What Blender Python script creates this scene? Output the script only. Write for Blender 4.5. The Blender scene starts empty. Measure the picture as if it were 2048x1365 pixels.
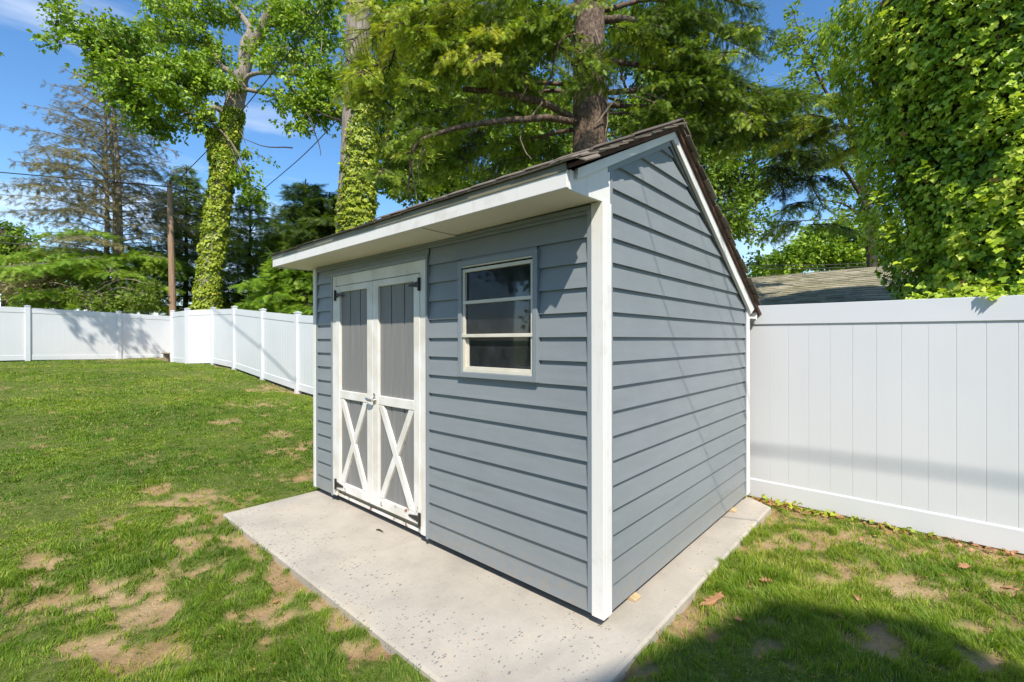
import bpy, math, random
import numpy as np
from mathutils import Matrix, Vector

rng = np.random.default_rng(7)
random.seed(7)
SC = bpy.context.scene
COL = SC.collection

# ------------------------------------------------------------------ camera
CAM = np.array([1.1721, -1.9587, 1.3464]); YAW, PIT, ROL, F = 0.7328, -0.0012, -0.0017, 920.4
def _basis():
    cy, sy = math.cos(YAW), math.sin(YAW)
    f = np.array([-sy*math.cos(PIT), cy*math.cos(PIT), math.sin(PIT)])
    r = np.array([cy, sy, 0.0]); u = np.cross(r, f)
    r2 = r*math.cos(ROL) + u*math.sin(ROL); u2 = np.cross(r2, f)
    return r2, f, u2
CR, CF, CU = _basis()
cam = bpy.data.cameras.new('camera'); cam.sensor_width = 36; cam.lens = 36*F/2048
cam.clip_start = 0.05; cam.clip_end = 3000
co = bpy.data.objects.new('camera', cam); COL.objects.link(co)
co.matrix_world = Matrix(((CR[0], CU[0], -CF[0], CAM[0]), (CR[1], CU[1], -CF[1], CAM[1]), (CR[2], CU[2], -CF[2], CAM[2]), (0, 0, 0, 1)))
SC.camera = co
def ray(x, y): return CF + CR*(x-1024)/F + CU*(682.5-y)/F
def at(x, y, Z): return CAM + ray(x, y)*Z          # point of the place seen along a direction, Z metres deep
def hit(x, y, ax, v):
    r = ray(x, y); return CAM + r*((v-CAM[ax])/r[ax])

# ------------------------------------------------------------------ light
SUN = np.array([0.38, -0.314, 0.548]); SUN /= np.linalg.norm(SUN)
EL = math.asin(SUN[2]); AZ = math.atan2(SUN[0], SUN[1])
W = bpy.data.worlds.new('World'); SC.world = W; W.use_nodes = True
nt = W.node_tree; nt.nodes.clear()
def wn(t, **k):
    n = nt.nodes.new(t)
    for a, b in k.items(): setattr(n, a, b)
    return n
out = wn('ShaderNodeOutputWorld'); bg = wn('ShaderNodeBackground'); bg.inputs[1].default_value = 0.15
sky = wn('ShaderNodeTexSky', sky_type='NISHITA', sun_disc=False, sun_elevation=EL, sun_rotation=AZ, altitude=50, air_density=1.0, dust_density=0.4, ozone_density=2.5)
hs = wn('ShaderNodeHueSaturation'); hs.inputs['Saturation'].default_value = 1.22; hs.inputs['Value'].default_value = 1.1
tc = wn('ShaderNodeTexCoord'); mp = wn('ShaderNodeMapping'); mp.inputs['Scale'].default_value = (1.6, 1.6, 9)
mp.inputs['Rotation'].default_value = (0, 0, 0.5)
nz = wn('ShaderNodeTexNoise'); nz.inputs['Scale'].default_value = 1.4; nz.inputs['Detail'].default_value = 7; nz.inputs['Roughness'].default_value = 0.55
rp = wn('ShaderNodeValToRGB'); rp.color_ramp.elements[0].position = 0.56; rp.color_ramp.elements[1].position = 0.9
rp.color_ramp.elements[1].color = (.8, .8, .8, 1)
mx = wn('ShaderNodeMixRGB'); mx.inputs[2].default_value = (6.2, 6.6, 7.2, 1)
L = nt.links.new
L(tc.outputs['Generated'], mp.inputs[0]); L(mp.outputs[0], nz.inputs['Vector']); 
sx = wn('ShaderNodeSeparateXYZ'); mz = wn('ShaderNodeMapRange'); ad = wn('ShaderNodeMath', operation='ADD')
mz.inputs[1].default_value = 0.02; mz.inputs[2].default_value = 0.32; mz.inputs[3].default_value = 0.20; mz.inputs[4].default_value = -0.02
L(tc.outputs['Generated'], sx.inputs[0]); L(sx.outputs[2], mz.inputs[0]); L(mz.outputs[0], ad.inputs[1]); L(nz.outputs[0], ad.inputs[0]); L(ad.outputs[0], rp.inputs[0])
L(rp.outputs[0], mx.inputs[0]); L(sky.outputs[0], hs.inputs['Color']); L(hs.outputs[0], mx.inputs[1]); L(mx.outputs[0], bg.inputs[0]); L(bg.outputs[0], out.inputs[0])
sl = bpy.data.lights.new('sun', 'SUN'); sl.energy = 4.6; sl.angle = math.radians(0.5); sl.color = (1.0, 0.935, 0.83)
so = bpy.data.objects.new('sun', sl); COL.objects.link(so)
so.rotation_euler = Vector(SUN).to_track_quat('Z', 'Y').to_euler(); so.location = (4, -4, 12)
SC.view_settings.view_transform = 'Standard'; SC.view_settings.look = 'None'
SC.view_settings.exposure = 0.42; SC.view_settings.gamma = 1.0; SC.view_settings.use_curve_mapping = False
SC.render.engine = 'CYCLES'
SC.cycles.max_bounces = 8; SC.cycles.transparent_max_bounces = 8

# ------------------------------------------------------------------ materials
def mat(name, col=(.5, .5, .5), rough=.6, spec=.5, build=None):
    m = bpy.data.materials.new(name); m.use_nodes = True
    n = m.node_tree.nodes; b = n['Principled BSDF']
    b.inputs['Base Color'].default_value = (*col, 1); b.inputs['Roughness'].default_value = rough
    b.inputs['Specular IOR Level'].default_value = spec
    if build: build(m.node_tree, b)
    return m
def N(t, typ, **k):
    n = t.nodes.new(typ)
    for a, b in k.items():
        if a in ('Scale', 'Detail', 'Roughness', 'Distortion', 'Strength', 'Distance', 'Factor'): n.inputs[a].default_value = b
        else: setattr(n, a, b)
    return n
def ramp(t, src, stops):
    r = t.nodes.new('ShaderNodeValToRGB'); e = r.color_ramp.elements
    while len(e) < len(stops): e.new(.5)
    for k, (p, c) in zip(e, stops):
        k.position = p; k.color = (*c, 1) if len(c) == 3 else c
    t.links.new(src, r.inputs[0]); return r.outputs[0]
def coords(t, scale=(1, 1, 1), obj=True):
    c = t.nodes.new('ShaderNodeTexCoord'); m = t.nodes.new('ShaderNodeMapping'); m.inputs['Scale'].default_value = scale
    t.links.new(c.outputs['Object'], m.inputs[0]); return m.outputs[0]
def noise(t, vec, s, d=4, r=.55):
    n = N(t, 'ShaderNodeTexNoise', Scale=s, Detail=d, Roughness=r); t.links.new(vec, n.inputs['Vector']); return n.outputs[0]
def bump(t, b, h, strength=.3, dist=.01):
    n = N(t, 'ShaderNodeBump', Strength=strength, Distance=dist); t.links.new(h, n.inputs['Height']); t.links.new(n.outputs[0], b.inputs['Normal']); return n
def mixc(t, f, a, b, mode='MIX'):
    m = t.nodes.new('ShaderNodeMixRGB'); m.blend_type = mode
    for i, v in enumerate((f, a, b)):
        if isinstance(v, (int, float)): m.inputs[i].default_value = v
        elif isinstance(v, tuple): m.inputs[i].default_value = (*v, 1)
        else: t.links.new(v, m.inputs[i])
    return m.outputs[0]
def vary(c0, c1, scale=(1, 1, 1), s=3, bs=.15, bd=.004, fine=120, lo=.35, hi=.65):
    def f(t, b):
        v = coords(t, scale); n = noise(t, v, s); t.links.new(ramp(t, n, [(lo, c0), (hi, c1)]), b.inputs['Base Color'])
        n2 = noise(t, v, fine, 3); bump(t, b, n2, bs, bd)
    return f
M = {}
def b_siding(t, b):
    v = coords(t); n = noise(t, v, 1.3, 6, .65); c = ramp(t, n, [(.3, (.200, .221, .234)), (.5, (.220, .243, .256)), (.7, (.232, .256, .268))])
    dn = noise(t, coords(t, (3, 3, 14)), 2.2, 6, .7); c = mixc(t, ramp(t, dn, [(.55, (0, 0, 0)), (.8, (.25, .25, .25))]), c, (.30, .31, .30))
    g = t.nodes.new('ShaderNodeNewGeometry'); sp = t.nodes.new('ShaderNodeSeparateXYZ'); t.links.new(g.outputs['Position'], sp.inputs[0])
    mr = t.nodes.new('ShaderNodeMapRange'); mr.inputs[1].default_value = .0; mr.inputs[2].default_value = .30; mr.inputs[3].default_value = .75; mr.inputs[4].default_value = 0
    t.links.new(sp.outputs[2], mr.inputs[0]); sn = noise(t, coords(t, (1, 1, 2)), 16, 6, .75); sr = ramp(t, sn, [(.42, (0, 0, 0)), (.68, (1, 1, 1))])
    mm = N(t, 'ShaderNodeMath', operation='MULTIPLY'); t.links.new(mr.outputs[0], mm.inputs[0]); t.links.new(sr, mm.inputs[1])
    c = mixc(t, mm.outputs[0], c, (.30, .255, .19)); t.links.new(c, b.inputs['Base Color'])
    w = noise(t, coords(t, (1.1, 1.1, 5)), 1.6, 2); bn = bump(t, b, w, .55, .012)
    f = N(t, 'ShaderNodeBump', Strength=.12, Distance=.001); t.links.new(noise(t, coords(t, (2, 2, 60)), 12, 3), f.inputs['Height']); t.links.new(bn.outputs[0], f.inputs['Normal']); t.links.new(f.outputs[0], b.inputs['Normal'])
M['siding'] = mat('blue_grey_vinyl', rough=.46, build=b_siding)
M['trimgrey'] = mat('blue_grey_trim', rough=.42, build=vary((.215, .245, .268), (.235, .265, .29), (1, 1, 1), 2, .05, .001))
def b_white(t, b):
    v = coords(t); n = noise(t, v, 5, 6, .7)
    c = ramp(t, n, [(.3, (.66, .63, .57)), (.46, (.77, .75, .71)), (1, (.80, .785, .75))])
    st_ = noise(t, coords(t, (26, 26, .9)), 2, 5, .7); c = mixc(t, ramp(t, st_, [(.58, (0, 0, 0)), (.78, (.55, .55, .55))]), c, (.56, .47, .36))
    v2 = coords(t, (60, 60, 3)); g = noise(t, v2, 1, 3); t.links.new(c, b.inputs['Base Color']); bump(t, b, g, .18, .004)
M['white'] = mat('white_paint', rough=.5, build=b_white)
def b_peel(t, b):
    v = coords(t, (1.2, 1, 1)); n = noise(t, v, 9, 6, .6)
    sx = t.nodes.new('ShaderNodeTexCoord'); sp = t.nodes.new('ShaderNodeSeparateXYZ'); t.links.new(sx.outputs['Object'], sp.inputs[0])
    mr = t.nodes.new('ShaderNodeMapRange'); mr.inputs[1].default_value = .07; mr.inputs[2].default_value = .34; mr.inputs[3].default_value = .185; mr.inputs[4].default_value = 0
    t.links.new(sp.outputs[2], mr.inputs[0])
    a = N(t, 'ShaderNodeMath', operation='ADD'); t.links.new(n, a.inputs[0]); t.links.new(mr.outputs[0], a.inputs[1])
    f = ramp(t, a.outputs[0], [(.765, (0, 0, 0)), (.78, (1, 1, 1))])
    n2 = noise(t, v, 30, 4); wood = ramp(t, n2, [(.3, (.20, .085, .055)), (.7, (.36, .20, .14))])
    n3 = noise(t, v, 4, 5); w = ramp(t, n3, [(.3, (.62, .58, .50)), (.6, (.79, .765, .72))])
    t.links.new(mixc(t, f, w, wood), b.inputs['Base Color'])
    g = noise(t, coords(t, (60, 60, 4)), 1, 3); bump(t, b, mixc(t, f, g, (.2, .2, .2)), .25, .004)
M['peel'] = mat('peeling_white_paint', rough=.55, build=b_peel)
M['soffit'] = mat('cream_soffit', rough=.6, build=vary((.76, .70, .56), (.82, .76, .63), (1, 1, 1), 2, .06, .002))
M['vinyl'] = mat('white_vinyl', rough=.35, build=vary((.635, .65, .67), (.69, .70, .715), (1, 1, 1), .8, .02, .001, 40))
def b_vp(t, b):
    v = coords(t); n = noise(t, v, .8, 3); t.links.new(ramp(t, n, [(.3, (.63, .645, .66)), (.7, (.685, .695, .705))]), b.inputs['Base Color'])
    w = noise(t, coords(t, (70, 70, .6)), 1, 2); bump(t, b, w, .10, .002)
M['vinylp'] = mat('white_vinyl_board', rough=.35, build=b_vp)
M['door'] = mat('grey_painted_plywood', rough=.6, build=vary((.19, .187, .18), (.235, .232, .225), (36, 3, 1.2), 1.6, .35, .003, 8))
M['hinge'] = mat('black_iron', (.035, .03, .027), .5)
M['steel'] = mat('brushed_steel', (.55, .55, .53), .3); M['steel'].node_tree.nodes['Principled BSDF'].inputs['Metallic'].default_value = .9
M['sash'] = mat('cream_aluminium', rough=.4, build=vary((.60, .56, .46), (.70, .66, .56), (1, 1, 1), 6, .05, .002))
M['dark'] = mat('dark_interior', (.03, .028, .026), .9)  # near-black colour carries the gloom inside the shed
M['deck'] = mat('brown_roof_deck', rough=.8, build=vary((.065, .028, .018), (.13, .06, .035), (1, 1, 1), 14, .4, .006, 60))
M['drip'] = mat('tarnished_drip_edge', rough=.45, build=vary((.17, .15, .09), (.24, .215, .14), (1, 1, 1), 3, .05, .002))
def b_shin(c0, c1, c2):
    def f(t, b):
        v = coords(t); n = noise(t, v, 2.2, 6, .7); c = ramp(t, n, [(.3, c0), (.5, c1), (.72, c2)])
        at_ = t.nodes.new('ShaderNodeAttribute'); at_.attribute_name = 'v'
        c = mixc(t, .55, c, ramp(t, at_.outputs['Fac'], [(0, (.25, .25, .25)), (1, (1.0, 1.0, 1.0))]), 'MULTIPLY')
        g = noise(t, v, 260, 2); t.links.new(mixc(t, .35, c, ramp(t, g, [(.3, (.3, .3, .3)), (.7, (1, 1, 1))]), 'MULTIPLY'), b.inputs['Base Color'])
        bump(t, b, g, .6, .003)
    return f
M['shingle'] = mat('weathered_shingle', rough=.9, build=b_shin((.13, .10, .075), (.24, .195, .15), (.35, .30, .24)))
M['gshingle'] = mat('mossy_grey_shingle', rough=.9, build=b_shin((.26, .25, .14), (.42, .38, .25), (.54, .48, .34)))
M['dshingle'] = mat('dark_brown_shingle', rough=.9, build=b_shin((.05, .042, .035), (.08, .068, .058), (.13, .11, .09)))
M['glass'] = bpy.data.materials.new('dusty_glass'); M['glass'].use_nodes = True
def b_glass(t):
    t.nodes.clear(); o = t.nodes.new('ShaderNodeOutputMaterial')
    tr = t.nodes.new('ShaderNodeBsdfTransparent'); tr.inputs[0].default_value = (.75, .78, .8, 1)
    gl = t.nodes.new('ShaderNodeBsdfGlossy'); gl.inputs['Roughness'].default_value = .03; gl.inputs[0].default_value = (.45, .48, .52, 1)
    df = t.nodes.new('ShaderNodeBsdfDiffuse'); df.inputs[0].default_value = (.32, .34, .38, 1)
    fr = t.nodes.new('ShaderNodeFresnel'); fr.inputs[0].default_value = 1.5
    m1 = t.nodes.new('ShaderNodeMixShader'); m2 = t.nodes.new('ShaderNodeMixShader')
    v = coords(t, (1, 1, .6)); n = noise(t, v, 11, 7, .75); f = ramp(t, n, [(.35, (.03,)*3), (.8, (.13,)*3)])
    t.links.new(fr.outputs[0], m1.inputs[0]); t.links.new(tr.outputs[0], m1.inputs[1]); t.links.new(gl.outputs[0], m1.inputs[2])
    t.links.new(f, m2.inputs[0]); t.links.new(m1.outputs[0], m2.inputs[1]); t.links.new(df.outputs[0], m2.inputs[2]); t.links.new(m2.outputs[0], o.inputs[0])
b_glass(M['glass'].node_tree)
def b_conc(t, b):
    v = coords(t); n = noise(t, v, 1.6, 8, .65)
    c = ramp(t, n, [(.28, (.36, .325, .27)), (.5, (.47, .425, .355)), (.72, (.55, .50, .42))])
    n2 = noise(t, v, 150, 3, .7); c = mixc(t, .22, c, ramp(t, n2, [(.35, (.45, .45, .45)), (.65, (1, 1, 1))]), 'MULTIPLY')
    # exposed dark pebbles of the aggregate, in worn areas
    vo = N(t, 'ShaderNodeTexVoronoi', Scale=74.0); vs = coords(t, (1, .5, 1)); nn = t.nodes.new('ShaderNodeTexNoise'); nn.inputs['Scale'].default_value = 60
    t.links.new(vs, nn.inputs['Vector']); sv = mixc(t, .02, vs, nn.outputs['Color'], 'ADD'); t.links.new(sv, vo.inputs['Vector'])
    pm = noise(t, v, 1.5, 4, .6); 
    gp = t.nodes.new('ShaderNodeNewGeometry'); gs = t.nodes.new('ShaderNodeSeparateXYZ'); t.links.new(gp.outputs['Position'], gs.inputs[0])
    me_ = t.nodes.new('ShaderNodeMapRange'); me_.inputs[1].default_value = -.25; me_.inputs[2].default_value = -.62; me_.inputs[3].default_value = -.03; me_.inputs[4].default_value = .17; t.links.new(gs.outputs[1], me_.inputs[0])
    pa = N(t, 'ShaderNodeMath', operation='ADD'); t.links.new(pm, pa.inputs[0]); t.links.new(me_.outputs[0], pa.inputs[1]); pm = pa.outputs[0]
    pr = ramp(t, pm, [(.46, (.03, .03, .03)), (.66, (1, 1, 1))])
    sc = t.nodes.new('ShaderNodeSeparateColor'); t.links.new(vo.outputs['Color'], sc.inputs[0])
    pick = N(t, 'ShaderNodeMath', operation='MULTIPLY'); t.links.new(pr, pick.inputs[0]); pick.inputs[1].default_value = .8
    lt = N(t, 'ShaderNodeMath', operation='LESS_THAN'); t.links.new(sc.outputs[0], lt.inputs[0]); t.links.new(pick.outputs[0], lt.inputs[1])
    rr = N(t, 'ShaderNodeMath', operation='MULTIPLY'); t.links.new(sc.outputs[1], rr.inputs[0]); rr.inputs[1].default_value = .36
    l2 = N(t, 'ShaderNodeMath', operation='LESS_THAN'); t.links.new(vo.outputs['Distance'], l2.inputs[0]); t.links.new(rr.outputs[0], l2.inputs[1])
    mm = N(t, 'ShaderNodeMath', operation='MULTIPLY'); t.links.new(lt.outputs[0], mm.inputs[0]); t.links.new(l2.outputs[0], mm.inputs[1])
    st_ = noise(t, coords(t, (2.2, .7, 1)), 1.1, 5, .6); c = mixc(t, ramp(t, st_, [(.52, (0, 0, 0)), (.72, (.5, .5, .5))]), c, (.30, .285, .26))
    st2 = noise(t, coords(t, (1, 1, 1)), 3.1, 6, .7); c = mixc(t, ramp(t, st2, [(.56, (0, 0, 0)), (.74, (.5, .5, .5))]), c, (.56, .45, .31))
    c = mixc(t, mm.outputs[0], c, (.20, .19, .175))
    t.links.new(c, b.inputs['Base Color']); bump(t, b, mixc(t, .5, n2, noise(t, v, 14, 4)), .35, .006)
M['concrete'] = mat('concrete', rough=.85, spec=.25, build=b_conc)
def b_ground(t, b):
    v = coords(t); n = noise(t, v, 3.0, 8, .65)
    d = ramp(t, n, [(.28, (.25, .155, .075)), (.48, (.38, .26, .138)), (.72, (.49, .36, .21))])
    n2 = noise(t, v, 60, 5, .7); d = mixc(t, .5, d, ramp(t, n2, [(.3, (.5, .47, .42)), (.6, (1, 1, 1))]), 'MULTIPLY')
    g = ramp(t, noise(t, v, 25, 5, .7), [(.3, (.06, .09, .018)), (.55, (.13, .16, .036)), (.75, (.25, .22, .09))])
    a = t.nodes.new('ShaderNodeAttribute'); a.attribute_name = 'v'
    t.links.new(mixc(t, a.outputs['Fac'], d, g), b.inputs['Base Color']); bump(t, b, n2, .7, .02)
M['ground'] = mat('lawn_soil', rough=.95, spec=.1, build=b_ground)
def leafmat(name, stops, trans=.35, rough=.5, tint=(1.3, 1.3, .5)):
    m = bpy.data.materials.new(name); m.use_nodes = True; t = m.node_tree; b = t.nodes['Principled BSDF']; o = t.nodes['Material Output']
    a = t.nodes.new('ShaderNodeAttribute'); a.attribute_name = 'v'
    c = ramp(t, a.outputs['Fac'], stops); t.links.new(c, b.inputs['Base Color']); b.inputs['Roughness'].default_value = rough
    b.inputs['Specular IOR Level'].default_value = .35
    tr = t.nodes.new('ShaderNodeBsdfTranslucent'); t.links.new(mixc(t, 1.0, c, tint, 'MULTIPLY'), tr.inputs[0])
    mm = t.nodes.new('ShaderNodeMixShader'); mm.inputs[0].default_value = trans
    t.links.new(b.outputs[0], mm.inputs[1]); t.links.new(tr.outputs[0], mm.inputs[2]); t.links.new(mm.outputs[0], o.inputs[0]); return m
M['grass'] = leafmat('grass_blades', [(0, (.085, .18, .018)), (.5, (.21, .335, .028)), (.8, (.37, .46, .05)), (.93, (.52, .50, .14)), (1, (.58, .46, .22))], .45, tint=(1.3, 1.25, .5))
M['maple'] = leafmat('maple_leaves', [(0, (.06, .13, .014)), (.5, (.21, .34, .026)), (1, (.42, .54, .05))], .3)
M['back'] = leafmat('woodland_leaves', [(0, (.05, .10, .012)), (.5, (.16, .26, .022)), (1, (.36, .48, .045))], .3)  # woodland, spruce and ivy ramps carry painted shadow and highlight contrast
M['yleaf'] = leafmat('young_leaves', [(0, (.12, .19, .026)), (.5, (.21, .31, .04)), (1, (.33, .41, .07))], .5)
M['spruce'] = leafmat('spruce_needles', [(0, (.035, .07, .012)), (.5, (.16, .26, .024)), (.8, (.42, .54, .05)), (1, (.60, .62, .08))], .25)
M['hemlock'] = leafmat('dark_needles', [(0, (.06, .105, .025)), (.5, (.13, .20, .038)), (1, (.25, .33, .055))], .4)
M['limeneedle'] = leafmat('lime_needles', [(0, (.07, .15, .016)), (.5, (.24, .40, .035)), (1, (.46, .58, .07))], .25)
M['brown'] = leafmat('browning_needles', [(0, (.14, .15, .06)), (.5, (.26, .24, .10)), (1, (.40, .36, .17))], .35, tint=(1.1, 1, .8))
M['ivy'] = leafmat('ivy_leaves', [(0, (.06, .14, .02)), (.45, (.27, .42, .030)), (.8, (.52, .64, .055)), (.95, (.64, .70, .12)), (.97, (.45, .30, .05)), (1, (.48, .22, .06))], .3, .34)
M['ivyt'] = leafmat('trunk_ivy_leaves', [(0, (.11, .18, .02)), (.5, (.34, .42, .04)), (.88, (.52, .56, .07)), (1, (.66, .52, .12))], .3, .4)
M['dead'] = leafmat('dead_oak_leaf', [(0, (.30, .13, .05)), (1, (.55, .30, .15))], .2, .6, (1.2, 1, .8))
def b_bark(c0, c1, c2, sc=(6, 6, 1.2), s=3, st=.8):
    def f(t, b):
        v = coords(t, sc); n = noise(t, v, s, 8, .65); t.links.new(ramp(t, n, [(.3, c0), (.5, c1), (.7, c2)]), b.inputs['Base Color']); bump(t, b, n, st, .05)
    return f
M['barkg'] = mat('grey_bark', rough=.9, spec=.2, build=b_bark((.12, .095, .075), (.27, .225, .18), (.40, .35, .29)))
M['barks'] = mat('spruce_bark', rough=.9, spec=.2, build=b_bark((.045, .028, .02), (.15, .105, .076), (.30, .23, .18), (6, 6, 3.2), 3.5, 1.0))
M['barkd'] = mat('dark_bark', rough=.9, spec=.2, build=b_bark((.03, .022, .016), (.075, .055, .04), (.14, .11, .08)))
M['twig'] = mat('dry_twig', rough=.8, build=b_bark((.15, .12, .08), (.26, .21, .14), (.36, .31, .22)))
M['pole'] = mat('weathered_pole_wood', rough=.85, build=b_bark((.14, .085, .05), (.32, .20, .12), (.42, .30, .20), (30, 30, 1), 1.5, .4))
M['wood'] = mat('raw_wood', rough=.8, build=b_bark((.36, .25, .12), (.50, .37, .20), (.58, .46, .28), (3, 30, 30), 1.5, .2))
M['oldwood'] = mat('old_grey_wood', rough=.9, build=b_bark((.13, .09, .06), (.24, .18, .12), (.34, .27, .2), (3, 3, 3), 3, .5))
M['cable'] = mat('black_cable', (.03, .03, .032), .6)
M['wallw'] = mat('off_white_wall', rough=.8, build=vary((.55, .54, .5), (.62, .61, .57), (1, 1, 8), 2, .1, .01))
M['walld'] = mat('brown_wall', rough=.8, build=vary((.16, .13, .1), (.2, .17, .13), (1, 1, 8), 2, .1, .01))

# ------------------------------------------------------------------ mesh helpers
class MB:
    def __init__(s): s.v = []; s.f = []; s.a = []
    def add(s, vs, fs, a=.5):
        n = len(s.v); s.v += [tuple(map(float, p)) for p in vs]; s.f += [tuple(n+i for i in f) for f in fs]; s.a += [a]*len(vs)
    def hexa(s, p, a=.5):   # p: 8 points, bottom 4 ccw then top 4
        s.add(p, [(3, 2, 1, 0), (4, 5, 6, 7), (0, 1, 5, 4), (1, 2, 6, 5), (2, 3, 7, 6), (3, 0, 4, 7)], a)
    def box(s, x0, x1, y0, y1, z0, z1, a=.5):
        s.hexa([(x0, y0, z0), (x1, y0, z0), (x1, y1, z0), (x0, y1, z0), (x0, y0, z1), (x1, y0, z1), (x1, y1, z1), (x0, y1, z1)], a)
    def prism(s, poly, ax, a0, a1, a=.5):   # poly: 2D points in the other two axes
        def q(p, t): l = list(p); l.insert(ax, t); return l
        n = len(poly); s.add([q(p, a0) for p in poly]+[q(p, a1) for p in poly],
              [tuple(range(n))[::-1], tuple(range(n, 2*n))]+[(i, (i+1) % n, n+(i+1) % n, n+i) for i in range(n)], a)
    def tube(s, pts, rad, k=8, a=.5, cap=True):
        pts = np.asarray(pts, float); m = len(pts); rad = np.broadcast_to(rad, (m,))
        T = np.gradient(pts, axis=0); T /= np.linalg.norm(T, axis=1)[:, None]+1e-9
        u = np.cross(T[0], (0.3, 0.2, 1.0)) if abs(T[0][2]) < .9 else np.cross(T[0], (1.0, 0, 0)); u /= np.linalg.norm(u)
        vs = []
        for i in range(m):
            u = u - T[i]*(u@T[i]); u /= np.linalg.norm(u)+1e-9; w = np.cross(T[i], u)
            for j in range(k):
                t = 2*math.pi*j/k; vs.append(pts[i]+rad[i]*(math.cos(t)*u+math.sin(t)*w))
        fs = [(i*k+j, i*k+(j+1) % k, (i+1)*k+(j+1) % k, (i+1)*k+j) for i in range(m-1) for j in range(k)]
        if cap: fs += [tuple(range(k))[::-1], tuple(range((m-1)*k, m*k))]
        s.add(vs, fs, a)
    def build(s, name, m, parent=None, bevel=0, smooth=False):
        me = bpy.data.meshes.new(name); me.from_pydata(s.v, [], s.f)
        at_ = me.attributes.new('v', 'FLOAT', 'POINT'); at_.data.foreach_set('value', np.array(s.a, dtype=np.float32))
        me.materials.append(M[m] if isinstance(m, str) else m)
        if smooth: me.polygons.foreach_set('use_smooth', [True]*len(me.polygons))
        o = bpy.data.objects.new(name, me); COL.objects.link(o)
        if parent: o.parent = parent; 
        if parent and wloc(parent).length > 0: me.transform(Matrix.Translation(-wloc(parent)))
        if bevel:
            b = o.modifiers.new('bevel', 'BEVEL'); b.width = bevel; b.segments = 2; b.limit_method = 'ANGLE'
        me.update(); return o
def wloc(o):
    v = Vector((0, 0, 0))
    while o: v += o.location; o = o.parent
    return v
def npmesh(name, V, Fs, attr, m, parent=None):      # Fs: list of (M,k) arrays
    me = bpy.data.meshes.new(name); V = np.asarray(V, np.float32)
    if parent: V = V-np.array(wloc(parent), np.float32)
    me.vertices.add(len(V)); me.vertices.foreach_set('co', V.ravel())
    Fs = [f for f in Fs if len(f)]
    tot = np.concatenate([np.full(len(f), f.shape[1]) for f in Fs]); lo = np.concatenate([f.ravel() for f in Fs])
    me.loops.add(len(lo)); me.loops.foreach_set('vertex_index', lo.astype(np.int32))
    me.polygons.add(len(tot)); me.polygons.foreach_set('loop_start', np.concatenate([[0], np.cumsum(tot)[:-1]]).astype(np.int32))
    try: me.polygons.foreach_set('loop_total', tot.astype(np.int32))
    except Exception: pass
    a = me.attributes.new('v', 'FLOAT', 'POINT'); a.data.foreach_set('value', np.asarray(attr, np.float32))
    me.materials.append(M[m]); me.update(calc_edges=True)
    o = bpy.data.objects.new(name, me); COL.objects.link(o)
    if parent: o.parent = parent
    return o
def tag(o, label=None, cat=None, group=None, kind=None):
    for k, v in (('label', label), ('category', cat), ('group', group), ('kind', kind)):
        if v: o[k] = v
    return o
def empty(name, loc, label, cat, group=None):
    o = bpy.data.objects.new(name, None); o.location = loc; COL.objects.link(o); o.empty_display_size = .2
    return tag(o, label, cat, group)
def unit(a): return a/(np.linalg.norm(a, axis=-1, keepdims=True)+1e-9)
def inst(TV, TF, P, D, Nn, S):
    """copies of a small template: y axis along D, z axis near Nn, scale S (n,) or (n,3)"""
    D = unit(D); X = unit(np.cross(D, Nn)); Z = np.cross(X, D); S = np.asarray(S, float)
    if S.ndim == 1: S = np.repeat(S[:, None], 3, 1)
    V = P[:, None]+(TV[None, :, 0:1]*S[:, None, 0:1])*X[:, None]+(TV[None, :, 1:2]*S[:, None, 1:2])*D[:, None]+(TV[None, :, 2:3]*S[:, None, 2:3])*Z[:, None]
    Fx = (TF[None]+(np.arange(len(P))*len(TV))[:, None, None]).reshape(-1, TF.shape[1])
    return V.reshape(-1, 3), Fx
LEAF = (np.array([(0, 0, 0), (.36, .42, .10), (0, 1, -.1), (-.36, .42, .10)]), np.array([(0, 1, 2), (0, 2, 3)]))
IVY = (np.array([(0, .12, 0), (.30, -.08, .05), (.56, .22, -.03), (.34, .48, .07), (0, 1, -.08), (-.34, .48, .07), (-.56, .22, -.03), (-.30, -.08, .05)]),
       np.array([(0, i, i+1) for i in range(1, 7)]))
MAPLE = (np.array([(0, 0, 0), (.5, .15, -.05), (.30, .40, .06), (.55, .75, -.06), (.16, .68, .04), (0, 1.1, -.1), (-.16, .68, .04), (-.55, .75, -.06), (-.30, .40, .06), (-.5, .15, -.05)]),
         np.array([(0, i, i+1) for i in range(1, 9)]))
def _spray(ns=8, wd=.034, ax=.018):
    V = []; Fc = []
    def q(a, b, w, zn=0):
        a = np.array(a); b = np.array(b); d = b-a; n = np.array([-d[1], d[0], 0.0]); n = n/(np.linalg.norm(n)+1e-9)*w; k = len(V)
        V.extend([a-n, a+n, b+n*.35, b-n*.35]); Fc.append((k, k+1, k+2, k+3))
    q((0, 0, 0), (0, 1, -.12), ax)
    for i in range(ns):
        y = .08+.88/ns*i; l = (.42-.28*i/ns)*(1.0 if i > 0 else .7)
        for s in (-1, 1):
            q((0, y, -.12*y*y), (s*l*.8, y+l*.62, -.12*y*y-.10*l-.03), wd)
    return np.array(V), np.array(Fc)
SPRAY = _spray(7, .026, .016); FINE = _spray(6, .030, .02)
def rand_dirs(n, up=0.0):
    d = rng.normal(size=(n, 3)); d = unit(d); d[:, 2] += up; return unit(d)
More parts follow.
